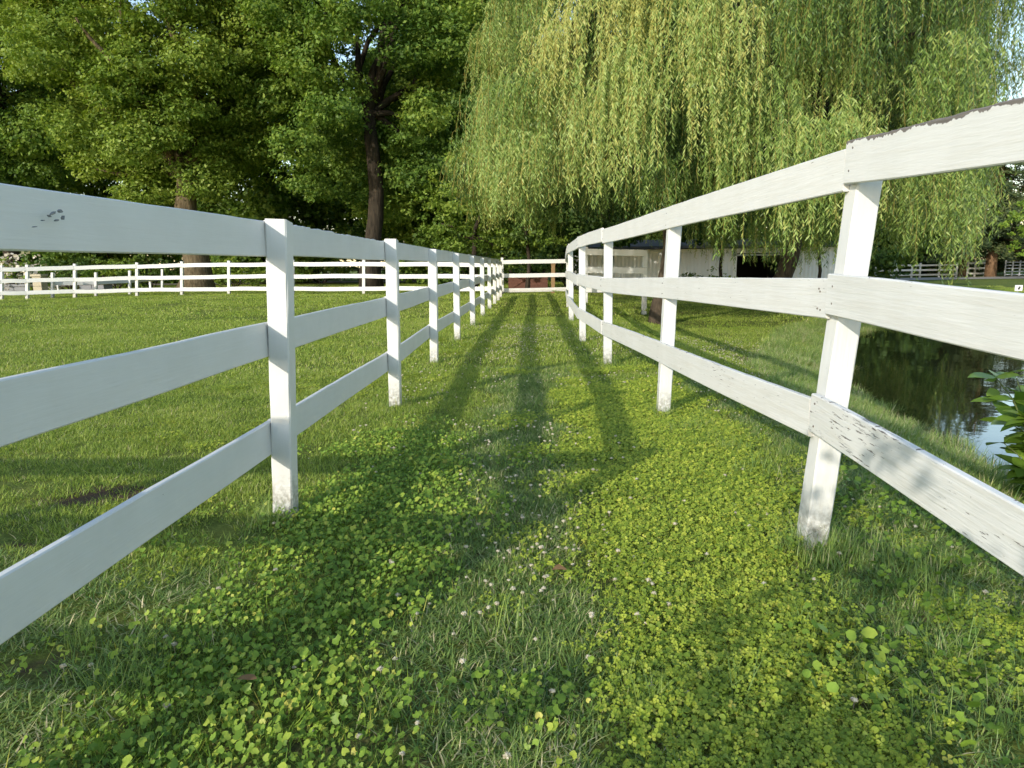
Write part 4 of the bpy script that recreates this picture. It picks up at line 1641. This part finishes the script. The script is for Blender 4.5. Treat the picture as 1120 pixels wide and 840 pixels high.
mb.add(rv, [(0, 3, 2, 1), (3, 4, 5, 2), (6, 7, 8, 9), (9, 8, 11, 10), (0, 1, 7, 6), (4, 10, 11, 5), (0, 6, 9, 3), (3, 9, 10, 4), (1, 2, 8, 7), (2, 5, 11, 8)])
mb.build('roof', M['roof'], barn)

# red-brown braced feed bin behind the gate
FY = 31.5
xa, xb = at_y(556, 305, FY).x, at_y(599, 305, FY).x
fb = empty('feed_bin', ((xa + xb) / 2, FY, 0), 'low red-brown board bin with diagonal braces behind the far gate', 'feed bin')
z0, z1 = at_y(578, 316, FY).z, at_y(578, 303, FY).z
mb = MB()
nb_ = 4
for i in range(nb_):
    za = z0 + (z1 - z0) * i / nb_
    mb.box((xa, FY, za + .005), (xb, FY + .04, za + (z1 - z0) / nb_ - .005))
    mb.box((xa, FY + .9, za + .005), (xb, FY + .94, za + (z1 - z0) / nb_ - .005))
mb.box((xa - .003, FY + .043, z0), (xa + .037, FY + .897, z1))
mb.box((xb - .037, FY + .043, z0), (xb + .003, FY + .897, z1))
mb.box((xa + .04, FY + .045, z0 - .02), (xb - .04, FY + .895, z0 + .03))
mb.build('box', M['red'], fb)
for q0, q1 in (((xa + .1, z0 + .04), ((xa + xb) / 2, z1 - .04)), ((xb - .1, z0 + .04), ((xa + xb) / 2 + .02, z1 - .04))):
    board('brace', (q0[0], FY - .02, q0[1]), (q1[0], FY - .02, q1[1]), .07, .03, fb, 0, 33, mat=M['red'])
for x_ in (xa + .08, xb - .08):
    post('leg', (x_, FY + .12, 0), (x_, FY + .12, z0 - .025), .08, fb, mat=M['brownwood'])
    post('leg', (x_, FY + .8, 0), (x_, FY + .8, z0 - .025), .08, fb, mat=M['brownwood'])

# brown wooden post beside it
p_ = at_y(606.5, 305, 26.0)
mb = empty('wooden_post', (p_.x, 26.2, 0), 'bare brown wooden post standing against the far gate', 'post')
post('shaft', (p_.x, 27.6, 0), (p_.x + .02, 27.6, 1.12), .15, mb, 0, 40, mat=M['brownwood'])
post('cap', (p_.x + .02, 27.6, 1.122), (p_.x + .02, 27.6, 1.16), .18, mb, 0, 41, mat=M['brownwood'], bury=0)

# small white shed with dark windows, seen through the tidy fence
SY = 50
sx0, sx1 = at_y(490, 295, SY).x, at_y(520, 295, SY).x
sh = empty('garden_shed', ((sx0 + sx1) / 2, SY, 0), 'little white shed with dark windows behind the far end of the tidy fence', 'shed')
mb = MB()
mb.box((sx0, SY, -.1), (sx1, SY + 2.4, 2.1))
mb.build('wall', M['white'], sh)
for k_ in range(2):
    cx = sx0 + (sx1 - sx0) * (.3 + .4 * k_)
    mb = MB()
    for (a_, b_, c_, d_) in ((-.36, -.30, .7, 1.7), (.30, .36, .7, 1.7), (-.3, .3, 1.64, 1.7), (-.3, .3, .7, .76), (-.03, .03, .76, 1.64)):
        mb.box((cx + a_, SY - .05, c_), (cx + b_, SY - .003, d_))
    w_ = mb.build('window', M['white'], sh)
    mb = MB()
    mb.box((cx - .3, SY - .03, .76), (cx + .3, SY - .006, 1.64))
    w2 = mb.build('pane', M['pane'], None)
    w2.parent = w_
    w2.location = -sh.location
mb = MB()
xm = (sx0 + sx1) / 2
rv = [(sx0 - .2, SY - .2, 2.1), (xm, SY - .2, 2.8), (sx1 + .2, SY - .2, 2.1), (sx0 - .2, SY + 2.6, 2.1), (xm, SY + 2.6, 2.8), (sx1 + .2, SY + 2.6, 2.1)]
rv += [(x_, y_, z_ + .08) for (x_, y_, z_) in rv]
mb.add(rv, [(0, 3, 4, 1), (1, 4, 5, 2), (6, 7, 10, 9), (7, 8, 11, 10), (0, 1, 7, 6), (1, 2, 8, 7), (3, 9, 10, 4), (4, 10, 11, 5), (0, 6, 9, 3), (2, 5, 11, 8)])
mb.build('roof', M['roof'], sh)


# garden stones at the left, seen through the curved fence
def stone_block(name, label, px0, px1, y0, y1, Y, mat, cat, capm=None):
    xa_, xb_ = at_y(px0, y0, Y).x, at_y(px1, y0, Y).x
    zt = at_y((px0 + px1) / 2, y0, Y).z
    o = empty(name, ((xa_ + xb_) / 2, Y, 0), label, cat)
    b_ = MB()
    dp = min(.8, xb_ - xa_)
    rows = max(2, int((zt - .08) / .22))
    rng = np.random.default_rng(int(px0) + 5)
    for r_ in range(rows):
        za, zb = -.1 + (zt - .02) * r_ / rows, -.1 + (zt - .02) * (r_ + 1) / rows - .012
        ncol = max(1, int((xb_ - xa_) / .45))
        for c_ in range(ncol):
            x0_ = xa_ + (xb_ - xa_) * c_ / ncol + .008
            x1_ = xa_ + (xb_ - xa_) * (c_ + 1) / ncol - .008
            b_.box((x0_, Y - .01 * rng.random(), za), (x1_, Y + dp, zb))
    b_.build('block_work', mat, o, bevel=.012)
    b_ = MB()
    b_.box((xa_ - .05, Y - .06, zt - .12), (xb_ + .05, Y + dp + .05, zt))
    b_.build('coping', capm or mat, o, bevel=.012)
    return o


stone_block('stone_wall', 'low grey block wall behind the curved fence by the blossomed bush', 2, 27, 311, 321, 36, M['stone_grey'], 'wall')
stone_block('stone_pillar', 'short beige stone pillar beside the low grey block wall', 34, 44, 300, 321, 35.5, M['stone_beige'], 'pillar')
stone_block('stone_wall', 'pale topped grey block wall behind the leaning posts near the tan trunk', 86, 113, 309, 318, 37, M['stone_grey'], 'wall', M['stone_beige'])
for i, (px, lab) in enumerate(((64, 'small white marker post by the beige stone pillar'), (165, 'small white marker post just before the tan trunk'))):
    p_ = at_y(px, 318, 37)
    o = empty('marker_post', (p_.x, 37, 0), lab, 'post')
    post('shaft', (p_.x, 37, 0), (p_.x, 37, .5), .09, o, .1, 60 + i, mat=M['white'])
    post('cap', (p_.x, 37, .502), (p_.x, 37, .54), .12, o, .1, 61 + i, mat=M['stone_beige'], bury=0)

# small white sign on the far lawn
sp = at_y(1114, 315, 24)
sg = empty('lawn_sign', (sp.x, 24, tz(sp.x, 24)), 'small white sign with a dark mark on a thin stake on the far lawn', 'sign')
zc = sp.z
mb = MB()
mb.box((sp.x - .13, 23.98, zc - .1), (sp.x + .13, 24.0, zc + .1))
mb.build('panel', M['white'], sg, bevel=.004)
mb = MB()
mb.box((sp.x - .035, 23.972, zc - .05), (sp.x + .03, 23.978, zc + .005))
mb.box((sp.x - .01, 23.972, zc + .01), (sp.x + .05, 23.978, zc + .05))
mb.build('mark', M['black'], sg)
mb = MB()
mb.tube([(sp.x, 24.012, tz(sp.x, 24) - .1), (sp.x, 24.012, zc + .02)], [.012, .012], 6)
mb.build('stake', M['galv'], sg)

# dry leaves lying in the grass
for i, (px, py, lab) in enumerate(((612, 640, 'curled brown dry leaf lying in the middle of the corridor'), (272, 766, 'brown dry leaf among the round-leaved creeper'))):
    c_ = ground_pt(px, py)
    rng = np.random.default_rng(400 + i)
    vs = []
    for t_, w_ in ((0, 0), (.2, .35), (.5, .5), (.8, .3), (1, 0), (.8, -.3), (.5, -.5), (.2, -.35)):
        vs.append((c_.x + (t_ - .5) * .055, c_.y + w_ * .035, .055 + .02 * abs(w_) + .008 * rng.random()))
    me_ = quads_mesh('dry_leaf', np.array(vs) - np.array([c_.x, c_.y, 0]), 8, M['dead_leaf'], np.array([.5]))
    o = bpy.data.objects.new('dry_leaf', me_)
    o.location = (c_.x, c_.y, 0)
    COL.objects.link(o)
    tag(o, lab, 'leaf')

# ------------------------------------------------------------------ light
SUN_EL, PHI = 20.8, 34.0          # shadows run away from the viewer, PHI to the right of the corridor
sd = bpy.data.lights.new('sun', 'SUN')
sd.energy = 2.05
sd.angle = R(.55)
sd.color = (1.0, .925, .80)
so = bpy.data.objects.new('sun', sd)
COL.objects.link(so)
dirv = Vector((math.sin(R(PHI)) * math.cos(R(SUN_EL)), math.cos(R(PHI)) * math.cos(R(SUN_EL)), -math.sin(R(SUN_EL))))
so.rotation_euler = dirv.to_track_quat('-Z', 'Y').to_euler()
w = bpy.data.worlds.new('World')
scene.world = w
w.use_nodes = True
nt = w.node_tree
nt.nodes.clear()
sky = nt.nodes.new('ShaderNodeTexSky')
sky.sky_type = 'NISHITA'
sky.sun_disc = False
sky.sun_elevation = R(SUN_EL)
sv = -dirv
sky.sun_rotation = math.atan2(sv.x, sv.y)
sky.air_density = 1.25
sky.dust_density = 0.5
bg = nt.nodes.new('ShaderNodeBackground')
bg.inputs['Strength'].default_value = .15
wo_ = nt.nodes.new('ShaderNodeOutputWorld')
nt.links.new(sky.outputs[0], bg.inputs[0])
nt.links.new(bg.outputs[0], wo_.inputs[0])

scene.view_settings.view_transform = 'Standard'
scene.view_settings.look = 'None'
scene.view_settings.exposure = 1.02
scene.view_settings.gamma = 1.0
scene.render.engine = 'CYCLES'
scene.cycles.max_bounces = 8
scene.cycles.diffuse_bounces = 4
scene.cycles.glossy_bounces = 3
scene.cycles.transmission_bounces = 4
scene.cycles.use_denoising = True
scene.cycles.use_adaptive_sampling = True
scene.cycles.adaptive_threshold = .02
